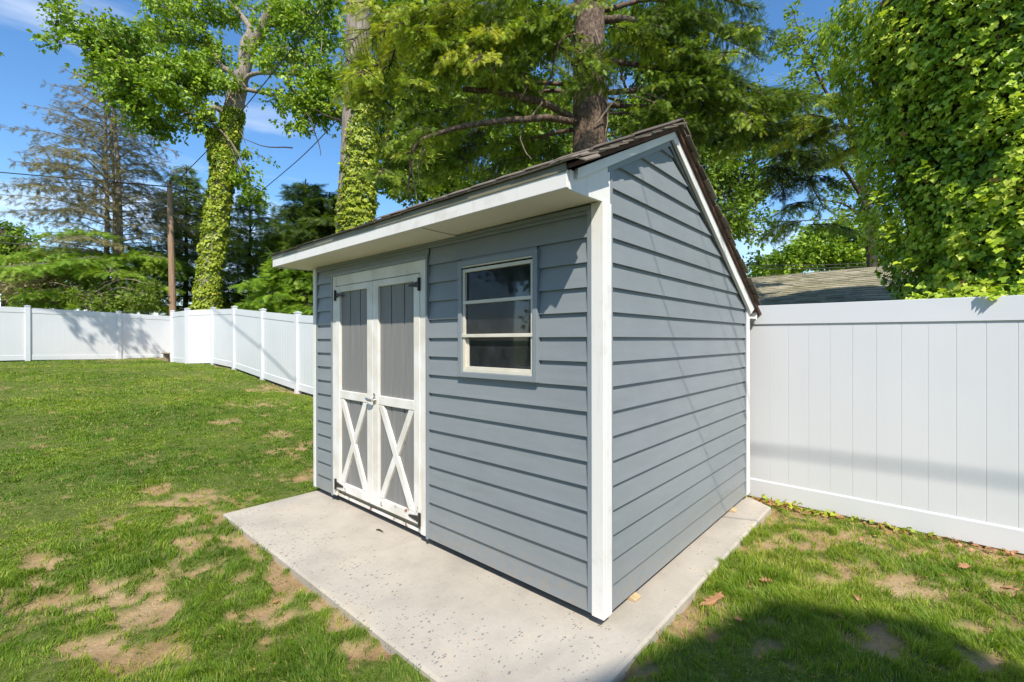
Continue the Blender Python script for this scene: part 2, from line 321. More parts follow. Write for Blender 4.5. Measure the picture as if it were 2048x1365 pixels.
class Leaves:
    def __init__(s, tmpl): s.t = tmpl; s.P = []; s.D = []; s.N = []; s.S = []; s.A = []
    def add(s, P, D, Nn, S, A):
        n = len(P); s.P.append(P); s.D.append(D); s.N.append(Nn); s.S.append(np.broadcast_to(S, (n,))); s.A.append(np.broadcast_to(A, (n,)))
    def build(s, name, m, parent=None, split=None):
        P, D, Nn, S, A = map(np.concatenate, (s.P, s.D, s.N, s.S, s.A))
        V, Fx = inst(s.t[0], s.t[1], P, D, Nn, S)
        return npmesh(name, V, [Fx], np.repeat(np.clip(A, 0, 1), len(s.t[0])), m, parent)
def curve(pts, n=24, wob=0.0):
    pts = np.asarray(pts, float); m = len(pts)
    if m == 2: pts = np.array([pts[0], pts.mean(0), pts[1]]); m = 3
    P = np.vstack([2*pts[0]-pts[1], pts, 2*pts[-1]-pts[-2]]); t = np.linspace(0, m-1-1e-6, n); i = t.astype(int); u = (t-i)[:, None]
    a, b, c, d = P[i], P[i+1], P[i+2], P[i+3]
    C = .5*((2*b)+(-a+c)*u+(2*a-5*b+4*c-d)*u**2+(-a+3*b-3*c+d)*u**3)
    if wob:
        w = rng.normal(size=(n, 3))*wob; k = np.ones(3)/3
        w = np.stack([np.convolve(w[:, j], k, 'same') for j in range(3)], 1); w[0] = 0; C = C+w
    return C
def pxcurve(pts, n=24, wob=0.0): return curve([at(*p) for p in pts], n, wob)

# value noise for numpy
_T = rng.random((256, 256))
def vnoise(x, y, s=1.0, o=3):
    r = np.zeros(np.shape(x)); amp = .5; tot = 0
    for k in range(o):
        X = x*s+37.1*k; Y = y*s+11.7*k; i = np.floor(X).astype(int); j = np.floor(Y).astype(int); u = X-i; v = Y-j
        u = u*u*(3-2*u); v = v*v*(3-2*v); g = lambda a, b: _T[a & 255, b & 255]
        r = r+amp*((g(i, j)*(1-u)+g(i+1, j)*u)*(1-v)+(g(i, j+1)*(1-u)+g(i+1, j+1)*u)*v); tot += amp; amp *= .5; s *= 2
    return r/tot

# ------------------------------------------------------------------ ground
FY = 2.72
def gz(x, y):
    x = np.asarray(x, float); y = np.asarray(y, float)
    z = np.interp(x, [-60, -24, -21.5, -18.8, -16.3, -14.2, -12, -9.8, -7.5, -3.1, 0, 30], [.9, .72, .67, .585, .605, .53, .34, .17, .05, -.068, -.078, -.13])
    z = z-.035*np.exp(-((y-FY)/.35)**2)
    return z+(vnoise(x, y, .9, 3)-.5)*.05*np.clip((np.hypot(x+1.5, y-1)-2.2)/2, .25, 1)
patches = []   # bare soil: centre x, y, radii along view-right / view-forward
def patch(px, py, rx, ry, z=-.09, w=1.0):
    c = hit(px, py, 2, z); a = hit(px+rx, py, 2, z); b = hit(px, py-ry, 2, z)
    patches.append((c[0], c[1], max(np.linalg.norm(a-c), .05)*(.92 if px < 900 else 1), max(np.linalg.norm(b-c)*.78, .05), w))
for a in [(700, 1300, 60, 26), (360, 1100, 70, 24), (130, 1215, 70, 20), (440, 1010, 60, 16), (300, 1230, 70, 40), (560, 1230, 60, 36), (500, 1060, 60, 18), (650, 1180, 40, 40), (415, 1040, 75, 28), (320, 985, 45, 14), (600, 1195, 70, 60), (540, 1140, 55, 40), (260, 1180, 75, 50), (30, 1190, 45, 26), (60, 1250, 60, 26), (200, 1290, 60, 30), (480, 1230, 50, 22),
          (570, 802, 60, 7), (500, 828, 55, 7), (450, 858, 28, 6), (590, 905, 50, 12), (390, 1000, 60, 14), (225, 1060, 50, 14), (560, 880, 30, 8), (300, 1320, 90, 35), (760, 1310, 50, 30), (700, 1240, 60, 25),
          (480, 1080, 50, 18), (620, 960, 40, 14), (90, 1130, 60, 14), (640, 1140, 60, 50), (390, 1150, 60, 22),
          (470, 739, 30, 5, .4), (250, 722, 70, 3, .6), (60, 735, 40, 3, .6),
          (1560, 1040, 70, 22), (1680, 1070, 100, 25), (1830, 1095, 130, 22), (2000, 1125, 80, 22), (1700, 1130, 70, 20), (1640, 1165, 50, 14), (1850, 1180, 110, 26), (1960, 1235, 90, 30), (1770, 1290, 70, 25), (1900, 1330, 80, 30), (2010, 1180, 60, 16),
          (1420, 1215, 60, 22), (1500, 1100, 40, 10), (1380, 1260, 28, 22), (1300, 1345, 60, 25), (1560, 1090, 50, 14), (1250, 1340, 30, 30), (1610, 1095, 50, 12)]:
    patch(*a)
def bare(x, y):
    x = np.asarray(x, float); y = np.asarray(y, float)
    b = np.zeros(x.shape); n = vnoise(x, y, 5, 4)
    for cx, cy, rx, ry, w in patches:
        dx = x-cx; dy = y-cy; u = (dx*CR[0]+dy*CR[1])/rx; v = (dx*CF[0]+dy*CF[1])/ry
        b = np.maximum(b, w*np.clip(1.6-np.sqrt(u*u+v*v), 0, 1))
    b = b*1.0+(n-.5)*2.6+(vnoise(x, y, 17, 3)-.5)*2.4
    b = b+np.clip(1.25-np.abs(y-FY)/.38, 0, 1)*.75*(x > -9)+np.clip(1-np.abs(y-FY)/.3, 0, 1)*.5*(x <= -9)
    # trodden rim around the slab
    e = np.maximum(np.maximum(-3.06-x, x-.2), np.maximum(-.76-y, y-2.47)); b = b+np.clip(1-e/.10, 0, 1)*.5
    d = np.hypot(x-CAM[0], y-CAM[1]); b = b+np.clip(vnoise(x+9, y, 1.3, 2)-.66, 0, 1)*1.6*np.clip((d-2)/3, 0, 1)
    return np.clip((b-.50)*1.5, 0, 1)
def slabmask(x, y): return (x > -3.08) & (x < .215) & (y > -.77) & (y < 2.5)

gx = np.concatenate([np.linspace(-700, -60, 12), np.linspace(-55, -26, 12), np.arange(-25, -5, .12), np.arange(-5, 4, .035), np.linspace(4.2, 12, 16), np.linspace(20, 700, 12)])
gy = np.concatenate([np.linspace(-700, -40, 10), np.linspace(-30, -9, 12), np.arange(-8.5, -3, .12), np.arange(-3, 3.0, .035), np.arange(3.1, 9, .3), np.linspace(10, 60, 20), np.linspace(90, 900, 12)])
GX, GY = np.meshgrid(gx, gy); GZ = gz(GX, GY); GZ = GZ-.03*bare(GX, GY)*(np.abs(GX) < 30)+(vnoise(GX, GY, 12, 2)-.5)*.012
ins = (GX > -2.95) & (GX < .1) & (GY > -.65) & (GY < 2.4); GZ = np.where(ins, -.16, GZ)
nx, ny = len(gx), len(gy); idx = np.arange(nx*ny).reshape(ny, nx)
gf = np.stack([idx[:-1, :-1], idx[:-1, 1:], idx[1:, 1:], idx[1:, :-1]], -1).reshape(-1, 4)
GA = 1-np.clip(bare(GX, GY)*1.25, 0, 1)
tag(npmesh('ground', np.stack([GX, GY, GZ], -1).reshape(-1, 3), [gf], GA.ravel(), 'ground'), kind='structure')

# ------------------------------------------------------------------ grass (blades)
def grass():
    # density falls off with distance from the lawn's near corner
    P = []
    for r0, r1, dens in [(1.2, 3.2, 22000), (3.2, 5, 12000), (5, 8, 5600), (8, 12, 2600), (12, 17, 1400), (17, 26, 700)]:
        a0, a1 = YAW-1.02, YAW+1.02
        n = int(dens*(r1*r1-r0*r0)*.5*(a1-a0)); r = np.sqrt(rng.uniform(r0*r0, r1*r1, n)); a = rng.uniform(a0, a1, n)
        x = CAM[0]-np.sin(a)*r; y = CAM[1]+np.cos(a)*r; P.append(np.stack([x, y, r], 1))
    P = np.concatenate(P); x, y, r = P.T
    b = bare(x, y)
    cl = vnoise(x, y, 14, 2)                                       # tufts
    keep = (rng.random(len(x)) > b**.8*.97) | ((cl > .62) & (rng.random(len(x)) > .7))
    keep &= ~slabmask(x, y) & (y < FY-.03)
    keep &= ~((x < -17.0) & (y > 2.05)) & (x < 3.2) & (x > -21.3-.2*(y+1.4)-.25*(y < -1.4))
    keep &= rng.random(len(x)) < np.clip(.60+cl*1.1, 0, 1)
    x, y, r, b, cl = x[keep], y[keep], r[keep], b[keep], cl[keep]; n = len(x)
    z = gz(x, y)-.012-.02*b
    wide = .00135*np.clip(r/2.4, 1, 9)*rng.uniform(.7, 1.3, n)
    h = (.010+.052*cl**1.3+.018*rng.random(n))*(1-.45*b)*np.clip(1+(vnoise(x, y, 1.1, 2)-.5)*1.1, .5, 1.5)*np.clip(1.08-r*.02, .75, 1)
    ang = rng.uniform(0, 2*np.pi, n); la = vnoise(x, y, 4, 2)*4*np.pi; lean = h*rng.uniform(.2, 1.0, n)
    dx = np.cos(la)*.55+np.cos(ang)*.7; dy = np.sin(la)*.55+np.sin(ang)*.7
    wx = np.cos(ang+1.57); wy = np.sin(ang+1.57)
    B = np.stack([x, y, z], 1); Wd = np.stack([wx*wide, wy*wide, np.zeros(n)], 1)
    Mid = B+np.stack([dx*lean*.35, dy*lean*.35, h*.6], 1); Tip = B+np.stack([dx*lean, dy*lean, h*rng.uniform(.75, 1, n)], 1)
    V = np.stack([B-Wd, B+Wd, Mid+Wd*.8, Mid-Wd*.8, Tip], 1).reshape(-1, 3)
    k = np.arange(n)[:, None]*5
    col = .40+.9*(vnoise(x, y, .8, 3)-.5)+.45*(vnoise(x+50, y, 6, 2)-.5)+rng.normal(0, .15, n)+.28*b
    col = np.where(rng.random(n) < .035, .97, np.clip(col, 0, .9)); 
    A = np.repeat(col, 5)
    tag(npmesh('grass', V, [k+np.array([0, 1, 2, 3]), k+np.array([3, 2, 4])], A, 'grass'), 'patchy green lawn grass growing round the shed and up to the fence', 'grass', kind='stuff')
grass()

# ------------------------------------------------------------------ concrete slab
sb = MB()
def slab():
    ed = .012
    xs = [-3.06]+list(np.linspace(-3.0, .15, 24))+[.205]; ys = [-.757]+list(np.linspace(-.7, 2.4, 22))+[2.47]
    top = -.05
    P = [(-3.06, -.757), (.205, -.757), (.205, 2.36), (.03, 2.49), (-3.06, 2.47)]
    n = len(P); cx, cy = -1.4, .86
    def ring(d, z):
        o = []
        for x, y in P: o.append((x-math.copysign(d, x-cx), y-math.copysign(d, y-cy), z))
        return o
    sb.add(ring(0, -.2)+ring(0, top-ed)+ring(ed, top), [tuple(range(2*n, 3*n))]+[(k*n+i, k*n+(i+1) % n, (k+1)*n+(i+1) % n, (k+1)*n+i) for k in range(2) for i in range(n)])
slab()
tag(sb.build('concrete_pad', 'concrete'), kind='structure')

# ------------------------------------------------------------------ the shed
shed = empty('garden_shed', (0, 0, 0), 'blue grey clapboard garden shed with white trim and double doors on a concrete pad', 'shed')
E, Z0 = .1235, .005          # exposure of the siding, bottom edge
D0, D1 = .0185, .002          # how far a course stands out at its foot and head
def course_front(mb, x0, x1, z0, z1, yb, sgn=-1, D=D0):
    f = (z1-z0)/E; y_b = yb+sgn*D; y_t = yb+sgn*(D-(D-D1)*f)
    mb.add([(x0, y_b, z0), (x1, y_b, z0), (x1, y_t, z1), (x0, y_t, z1), (x0, yb, z0), (x1, yb, z0)],
           [(0, 1, 2, 3), (4, 5, 1, 0)] if sgn < 0 else [(3, 2, 1, 0), (0, 1, 5, 4)])
def front_wall(mb, x0, x1, zlo, zhi, holes, yb=0.0, sgn=-1):
    k = 0
    while True:
        a = Z0+k*E; b_ = a+E; k += 1
        if a >= zhi: break
        if b_ <= zlo: continue
        a2, b2 = max(a, zlo), min(b_, zhi)
        cuts = [(x0, x1)]
        for hx0, hx1, hz0, hz1 in holes:
            if b2 > hz0 and a2 < hz1:
                nc = []
                for c0, c1 in cuts:
                    if hx1 <= c0 or hx0 >= c1: nc.append((c0, c1)); continue
                    if hx0 > c0: nc.append((c0, hx0))
                    if hx1 < c1: nc.append((hx1, c1))
                cuts = nc
        # a course partly crossed by an opening keeps its remaining strips above and below
        for c0, c1 in cuts: course_front(mb, c0, c1, a2, b2, yb, sgn)
        for hx0, hx1, hz0, hz1 in holes:
            if b2 > hz1 > a2: course_front(mb, max(hx0, x0), min(hx1, x1), hz1, b2, yb, sgn)
            if b2 > hz0 > a2: course_front(mb, max(hx0, x0), min(hx1, x1), a2, hz0, yb, sgn)
mb = MB()
DR = (-2.69, -1.335, -1, 1.925); WR = (-1.00, -.395, 1.135, 1.822)
front_wall(mb, -2.975, -.06, Z0, 2.0, [DR, WR])
# plywood behind the siding, with the same openings
for b_ in [(-3.03, -2.69, .004, .03, .0, 2.01), (-1.335, -1.0, .004, .03, .0, 2.01), (-.395, -.03, .004, .03, .0, 2.01), (-1.0, -.395, .004, .03, .0, 1.135), (-1.0, -.395, .004, .03, 1.822, 2.01), (-2.69, -1.335, .004, .03, 1.925, 2.01)]: mb.box(*b_)
w = mb.build('wall', 'siding', shed)
mb = MB(); mb.box(-2.98, -.05, -.018, -.003, 1.972, 1.984); mb.box(-2.98, -.05, -.024, -.003, 1.992, 2.012); mb.build('frieze_trim', 'trimgrey', shed, .0015)
# right gable wall
def zr_front(y): return 2.222+(y-.077)*(2.523-2.222)/(.741-.077)
def zr_back(y): return 2.523-(y-.741)*(2.523-1.655)/(2.333-.741)
def gable(mb, xb, sgn):
    k = 0
    while True:
        a = Z0+k*E; b_ = min(a+E, 2.523); k += 1
        if a >= 2.52: break
        def rng_(z):
            y0 = .07 if z <= 2.222 else .077+(z-2.222)/(2.523-2.222)*(.741-.077)
            y1 = 2.35 if z <= 1.655 else 2.333-(z-1.655)/(2.523-1.655)*(2.333-.741); return y0, y1
        (p0, p1), (q0, q1) = rng_(a), rng_(b_-1e-5)
        f = (b_-a)/E; xo = xb+sgn*D0; xt = xb+sgn*(D0-(D0-D1)*f)
        zs = [a]; 
        for zc in (1.655, 2.222):
            if a < zc < b_: zs.append(zc)
        zs.append(b_)
        for za, zb in zip(zs[:-1], zs[1:]):
            (p0, p1), (q0, q1) = rng_(za+1e-6), rng_(zb-1e-6); xa = xo+(xt-xo)*(za-a)/max(b_-a, 1e-6); xc = xo+(xt-xo)*(zb-a)/max(b_-a, 1e-6)
            mb.add([(xa, p0, za), (xa, p1, za), (xc, q1, zb), (xc, q0, zb)], [(0, 1, 2, 3)] if sgn > 0 else [(3, 2, 1, 0)])
        p0, p1 = rng_(a+1e-6); mb.add([(xb, p0, a), (xb, p1, a), (xo, p1, a), (xo, p0, a)], [(0, 1, 2, 3)])
GP = [(.03, .0), (2.41, .0), (2.41, 1.60), (.78, 2.52), (.03, 2.16)]
mb = MB(); gable(mb, -.005, 1); mb.prism(GP, 0, -.03, -.006); mb.build('wall', 'siding', shed)
mb = MB(); gable(mb, -3.045, -1); mb.prism(GP, 0, -3.044, -3.02); mb.build('wall', 'siding', shed)
mb = MB(); front_wall(mb, -3.0, -.05, Z0, 1.62, [], 2.44, 1); mb.box(-3.02, -.03, 2.415, 2.438, 0, 1.6); mb.build('wall', 'siding', shed)
# J channel under the rakes and beside the posts
mb = MB()
def ybar(mb, p, q, w, x0, x1):   # a bar in the gable plane from p to q (y,z), w downwards
    (y0, z0), (y1, z1) = p, q; mb.prism([(y0, z0-w), (y1, z1-w), (y1, z1), (y0, z0)], 0, x0, x1)
ybar(mb, (.033, 2.204), (.766, 2.563), .036, -.004, .016)
ybar(mb, (.766, 2.563), (2.36, 1.672), .030, -.004, .014)
mb.build('channel_trim', 'trimgrey', shed, .0015)
for q in [(-.004, .015, .058, .078, .004, 2.21), (-.004, .015, 2.345, 2.362, .004, 1.66), (-.073, -.049, -.02, .004, .004, 2.0), (-3.0, -2.975, -.02, .004, .004, 2.0)]:
    mb = MB(); mb.box(*q); mb.build('channel_trim', 'trimgrey', shed, .0015)
# corner posts
mb = MB(); mb.box(-.049, .020, -.022, .002, -.004, 2.018); mb.box(-.004, .0201, .0021, .0575, -.004, 2.018); mb.build('corner_post', 'white', shed, .003)
mb = MB(); mb.box(-3.052, -3.0, -.022, .05, .0, 2.018); mb.build('corner_post', 'white', shed, .003)
mb = MB(); mb.box(-.03, .020, 2.363, 2.45, .0, 1.62); mb.build('corner_post', 'white', shed, .003)
mb = MB(); mb.box(-3.052, -3.0, 2.363, 2.45, .0, 1.62); mb.build('corner_post', 'white', shed, .003)
# floor and skids
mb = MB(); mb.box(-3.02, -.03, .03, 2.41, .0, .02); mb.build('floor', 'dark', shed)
mb = MB()
for y in (.35, 1.2, 2.1): mb = MB(); mb.box(-2.98, -.10, y-.05, y+.05, -.05, -.001); mb.build('skid', 'oldwood', shed)
# eave box: soffit, fascia, returns
FS = .489
def zf(y): return 2.618+FS*(y-.792)      # underside line of the front rake
def zb(y): return 2.618-.566*(y-.792)
mb = MB()
for xa, xb_, s0, s1 in [(-3.20, -1.05, 0, -.004), (-1.048, .0, .0, .003)]:
    mb.hexa([(xa, -.300, 2.016+s0), (xb_, -.300, 2.016+s1), (xb_, -.002, 2.016+s1*2), (xa, -.002, 2.016+s0), (xa, -.300, 2.028), (xb_, -.300, 2.028), (xb_, -.002, 2.028), (xa, -.002, 2.028)])
mb.build('soffit', 'soffit', shed)
mb = MB(); mb.box(-3.205, .016, -.318, -.301, 2.010, 2.088); mb.build('fascia', 'white', shed, .002)
mb = MB(); mb.box(-3.207, .018, -.3235, -.3185, 2.080, 2.118); mb.build('drip_edge', 'drip', shed, .001)
mb = MB()
for xa, xb_ in [(-.004, .0175), (-3.2, -3.18)]:
    mb.box(xa, xb_+.001, -.3005, -.262, 2.006, 2.092)
    mb.prism([(-.2615, 2.006), (-.16, 2.010), (-.16, 2.145), (-.2615, 2.095)], 0, xa, xb_-.003)
    mb.prism([(-.158, 2.010), (.055, 2.018), (.055, 2.214), (-.158, 2.146)], 0, xa, xb_-.004)
    mb.build('eave_return', 'white', shed, .001); mb = MB()
# rake boards
for x0, x1 in ((.0175, .036), (-3.085, -3.066)):
    mb = MB(); mb.prism([(-.262, zf(-.262)-.048), (.768, 2.563), (.792, 2.618), (-.262, zf(-.262))], 0, x0, x1)
    mb.prism([(.769, 2.562), (2.42, 1.572), (2.545, 1.628), (.793, 2.6175)], 0, x0, x1)
    mb.prism([(.80, 2.535), (2.40, 1.585), (2.42, 1.603), (.82, 2.553)], 0, x1, x1+.006)
    mb.build('rake_board', 'white', shed, .002)
mb = MB(); mb.box(-3.06, .034, 2.452, 2.60, 1.535, 1.552); mb.box(-3.06, .036, 2.601, 2.618, 1.525, 1.60); mb.build('fascia', 'white', shed, .002)
# roof deck + shingles
roof = MB()
XL, XR = -3.21, .055
roof.hexa([(XL, -.318, 2.618+FS*(-.318-.792)+.014), (XR, -.318, 2.618+FS*(-.318-.792)+.014), (XR, .792, 2.620), (XL, .792, 2.620), (XL, -.318, 2.618+FS*(-.318-.792)+.034), (XR, -.318, 2.618+FS*(-.318-.792)+.034), (XR, .80, 2.647), (XL, .80, 2.647)])
roof.hexa([(XL, .793, 2.6195), (XR, .793, 2.6195), (XR, 2.64, zb(2.64)), (XL, 2.64, zb(2.64)), (XL, .801, 2.647), (XR, .801, 2.647), (XR, 2.65, zb(2.65)+.026), (XL, 2.65, zb(2.65)+.026)])
rf = roof.build('roof', 'deck', shed)
def shingles(y0, z0, y1, z1, x0, x1, ex=.125, th=.007, tabw=.30, m='shingle', parent=None, jitter=.006, ov=.02):
    """courses from eave (y0,z0) to ridge (y1,z1); every tab a thin slab lying on the one below"""
    ov = min(ov, .012); mb = MB(); L_ = math.hypot(y1-y0, z1-z0); d = np.array([(y1-y0)/L_, (z1-z0)/L_]); nrm = np.array([-d[1], d[0]])
    if nrm[1] < 0: nrm = -nrm
    n = int(L_/ex)+1
    for k in range(n):
        s0 = k*ex-ov*(k == 0); s1 = min(k*ex+ex*1.55, L_)
        x = x0+random.uniform(-.02, .0)-(k % 2)*tabw/2
        while x < x1:
            xe = x+tabw*random.uniform(.93, 1.05); a, b2 = max(x, x0-random.uniform(0, .012)), min(xe-.004, x1+random.uniform(-.012, .014)); x = xe
            if b2-a < .02: continue
            j = random.uniform(-1, 1)*jitter; lift = th*(2.1+random.uniform(0, .9)); 
            def q(s, h): p = np.array([y0, z0])+d*s+nrm*h; return p
            A, B = q(s0+j, lift), q(s1, th*.9); A2, B2 = q(s0+j, lift-th), q(s1, 0)
            c = random.random()
            mb.hexa([(a, A2[0], A2[1]), (b2, A2[0], A2[1]), (b2, B2[0], B2[1]), (a, B2[0], B2[1]), (a, A[0], A[1]), (b2, A[0], A[1]), (b2, B[0], B[1]), (a, B[0], B[1])], c)
    return mb.build('shingles', m, parent)
shingles(-.322, zf(-.322)+.036, .80, 2.649, XL-.012, XR+.048, parent=rf)
o = shingles(2.675, zb(2.675)+.028, .80, 2.649, XL-.012, XR+.028, parent=rf)
mb = MB()
for i in range(11):
    a = XL-.015+i*.301; mb.hexa([(a, .70, 2.625), (a+.33, .70, 2.617), (a+.33, .80, 2.672), (a, .80, 2.680), (a, .70, 2.632), (a+.33, .70, 2.624), (a+.33, .802, 2.680), (a, .802, 2.688)], random.random())
    mb.hexa([(a, .80, 2.672), (a+.33, .80, 2.664), (a+.33, .93, 2.600), (a, .93, 2.608), (a, .802, 2.688), (a+.33, .802, 2.680), (a+.33, .93, 2.607), (a, .93, 2.615)], random.random())
for v in range(len(mb.v)):
    x, y, z = mb.v[v]; mb.v[v] = (min(x, XR+.03), y, z+.010)
mb.build('ridge_cap', 'shingle', rf)
# curled starter strip at the front corner
mb = MB(); cps = [(-.06, 0), (.0, .004), (.05, .002), (.09, -.012), (.13, -.032)]
for (xa, za), (xb_, zb_) in zip(cps[:-1], cps[1:]):
    ya = -.340; base = zf(-.33)+.050
    mb.hexa([(xa, ya, base+za), (xb_, ya-.004, base+zb_), (xb_, ya+.11, base+zb_+.050), (xa, ya+.13, base+za+.062), (xa, ya, base+za+.006), (xb_, ya-.004, base+zb_+.006), (xb_, ya+.11, base+zb_+.056), (xa, ya+.13, base+za+.068)])
mb.build('curled_shingle', 'shingle', rf)

# door casing
for q in [(-2.69, -2.667, -.032, .0, .0, 1.925), (-1.353, -1.335, -.032, .0, .0, 1.925), (-2.6665, -1.3535, -.034, .0, 1.902, 1.925)]: mb = MB(); mb.box(*q); mb.build('channel_trim', 'trimgrey', shed, .002)
df = MB(); df.box(-2.6665, -2.606, -.026, .03, .012, 1.9015); df.box(-1.419, -1.3535, -.026, .03, .012, 1.9015); df.box(-2.6055, -1.4195, -.024, .03, 1.815, 1.9015)
df.box(-2.6055, -1.4195, -.004, .03, .005, .030); frame = df.build('door_frame', 'peel', shed, .0025)
mb = MB(); mb.box(-2.6055, -1.4195, .004, .03, .031, .071); mb.build('sill', 'drip', shed)
def door(x0, x1, si, so, hx):
    """x0..x1 leaf; si/so widths of left and right stile; hx: side of the hinge (-1 left)"""
    d = MB(); zb0, zt = .074, 1.810
    d.box(x0, x0+si, -.030, -.006, zb0, zt); d.box(x1-so, x1, -.030, -.006, zb0, zt)
    d.box(x0+si+.0005, x1-so-.0005, -.029, -.006, zt-.050, zt); d.box(x0+si+.0005, x1-so-.0005, -.029, -.006, .858, .925); d.box(x0+si+.0005, x1-so-.0005, -.029, -.006, zb0, .146)
    dd = d.build('door', 'peel', shed, .003)
    p = MB(); a, b2 = x0+si-.01, x1-so+.01; g = [a+(b2-a)*t for t in (0, .34, .69, 1)]
    for u, v in zip(g[:-1], g[1:]): p.box(u+.005, v-.005, -.0095, .01, zb0+.01, zt-.01)
    p.box(a, b2, -.001, .012, zb0+.01, zt-.01)
    p.build('panel', 'door', dd, .0015)
    xa, xb_ = x0+si+.002, x1-so-.002; za, zc = .150, .854
    br = MB(); w_ = .062
    def bar(p0, p1, y0, y1):
        br.prism([p0, (p0[0]+w_, p0[1]), (p1[0], p1[1]), (p1[0]-w_, p1[1])] if p1[0] > p0[0] else [(p0[0]-w_, p0[1]), p0, (p1[0]+w_, p1[1]), p1], 1, y0, y1)
    bar((xa, za), (xb_, zc), -.0275, -.008); bar((xb_, za), (xa, zc), -.0290, -.0085)
    br.build('brace', 'peel', dd, .002)
    xs = x0 if hx < 0 else x1
    for zc_, dz in ((1.735, .03), (.115, .0)):
        h = MB(); s = -hx
        h.box(min(xs-.012, xs+.012), max(xs-.012, xs+.012), -.036, -.0305, zc_-.045, zc_+.045)
        h.prism([(xs+s*.012, zc_-.022), (xs+s*.125, zc_-.006), (xs+s*.125, zc_+.006), (xs+s*.012, zc_+.022)][::1], 1, -.0355, -.0308)
        h.tube([(xs, -.040, zc_-.045), (xs, -.040, zc_+.045)], .006, 8)
        for q in (.03, .06, .095): h.tube([(xs+s*q, -.0355, zc_), (xs+s*q, -.0385, zc_)], .0045, 8)
        h.build('hinge', 'hinge', dd)
    return dd
d1 = door(-2.604, -2.022, .066, .078, -1); d2 = door(-2.019, -1.421, .078, .067, 1)
h = MB(); hz = .888
h.tube([(-1.985, -.030, hz), (-1.985, -.038, hz)], .024, 16); h.tube([(-1.985, -.038, hz), (-1.985, -.066, hz)], .009, 10)
h.tube(curve([(-1.985, -.064, hz), (-2.02, -.068, hz+.003), (-2.07, -.062, hz+.012)], 8), [.010, .010, .011, .012, .012, .011, .009, .006], 10)
h.tube([(-1.985, -.030, hz+.045), (-1.985, -.040, hz+.045)], .011, 12); h.build('handle', 'steel', d2, smooth=False)

# window
wtrim = MB()
def framebox(mb, x0, x1, z0, z1, w, y0, y1):
    mb.box(x0, x0+w, y0, y1, z0, z1); mb.box(x1-w, x1, y0, y1, z0, z1); mb.box(x0+w+.0003, x1-w-.0003, y0, y1, z0, z0+w); mb.box(x0+w+.0003, x1-w-.0003, y0, y1, z1-w, z1)
framebox(wtrim, -1.020, -.380, 1.118, 1.840, .033, -.034, .002)
win = wtrim.build('window', 'trimgrey', shed, .003)
mb = MB(); framebox(mb, -.9865, -.4135, 1.1515, 1.790, .020, -.022, .02)
mb.box(-.9865, -.4135, -.024, .01, 1.572, 1.592); mb.box(-.9865, -.4135, -.030, .01, 1.366, 1.386); mb.box(-.966, -.434, -.016, .01, 1.172, 1.186); mb.box(-.9865, -.4135, -.031, -.012, 1.799, 1.8065); mb.box(-.966, -.95, -.005, .02, 1.186, 1.36)
mb.build('sash', 'sash', win, .0015)
for za, zc in ((1.592, 1.771), (1.386, 1.572), (1.186, 1.366)):
    mb = MB(); yy = {1.592: -.004, 1.386: -.010, 1.186: .002}[za]; mb.box(-.9665, -.4335, yy, yy+.003, za-.002, zc+.002); mb.build('pane', 'glass', win)
mb = MB(); mb.box(-.935, -.925, .03, .045, 1.14, 1.80); mb.box(-.93, -.43, .03, .045, 1.19, 1.20); mb.build('inner_frame', 'sash', win)
# near-black sheets added as the unlit inside behind the glass
mb = MB(); mb.box(-3.015, -.035, .9, .91, .03, 2.1); mb.build('gloom_sheet', 'dark', shed)
mb = MB(); mb.box(-3.015, -.035, .035, .9, .021, .025); mb.build('gloom_floor_sheet', 'dark', shed)

# shims under the wall
for i, (px, py, l) in enumerate([(1262, 1196, .07), (1462, 1022, .07)]):
    c = hit(px, py, 2, -.05); mb = MB(); mb.hexa([(-.05, c[1]-l/2, -.0495), (.024, c[1]-l/2+.01, -.0495), (.024, c[1]+l/2, -.0495), (-.05, c[1]+l/2, -.0495), (-.05, c[1]-l/2, -.012), (.024, c[1]-l/2+.01, -.038), (.024, c[1]+l/2, -.038), (-.05, c[1]+l/2, -.012)])
    tag(mb.build('wood_shim', 'wood', None, .002), ['pale wood shim wedged under the shed wall near its front corner', 'pale wood shim wedged under the shed wall near the back corner'][i], 'wood block')

# ------------------------------------------------------------------ fences
def bay(mb_rail, mb_panel, p, q, z0, z1, H=1.765, T=.022):
    """one bay from p to q (2D); z0,z1 foot heights at the ends; T half thickness"""
    p, q = np.array(p, float), np.array(q, float); L_ = np.linalg.norm(q-p); d = (q-p)/L_; n = np.array([-d[1], d[0]])
    def pt(s, off, z): v = p+d*s+n*off; return (v[0], v[1], z+z0+(z1-z0)*s/L_)
    def bx(mb, s0, s1, o0, o1, a, b_): mb.hexa([pt(s0, o0, a), pt(s1, o0, a), pt(s1, o1, a), pt(s0, o1, a), pt(s0, o0, b_), pt(s1, o0, b_), pt(s1, o1, b_), pt(s0, o1, b_)])
    bx(mb_rail[0], 0, L_, -T, T, H-.172, H); bx(mb_rail[1], 0, L_, -T, T, 0.0, .158)
    mb_rail[1].hexa([pt(0, -T, .158), pt(L_, -T, .158), pt(L_, T, .158), pt(0, T, .158), pt(0, -T+.008, .166), pt(L_, -T+.008, .166), pt(L_, T-.008, .166), pt(0, T-.008, .166)])
    nb = max(1, round(L_/.1525)); w = L_/nb
    for i in range(nb):
        a, b_ = i*w+.003, (i+1)*w-.003
        bx(mb_panel, a, b_, -.011, .011, .15, H-.16)
        bx(mb_panel, b_, b_+.006, -.0095, .0095, .15, H-.16)
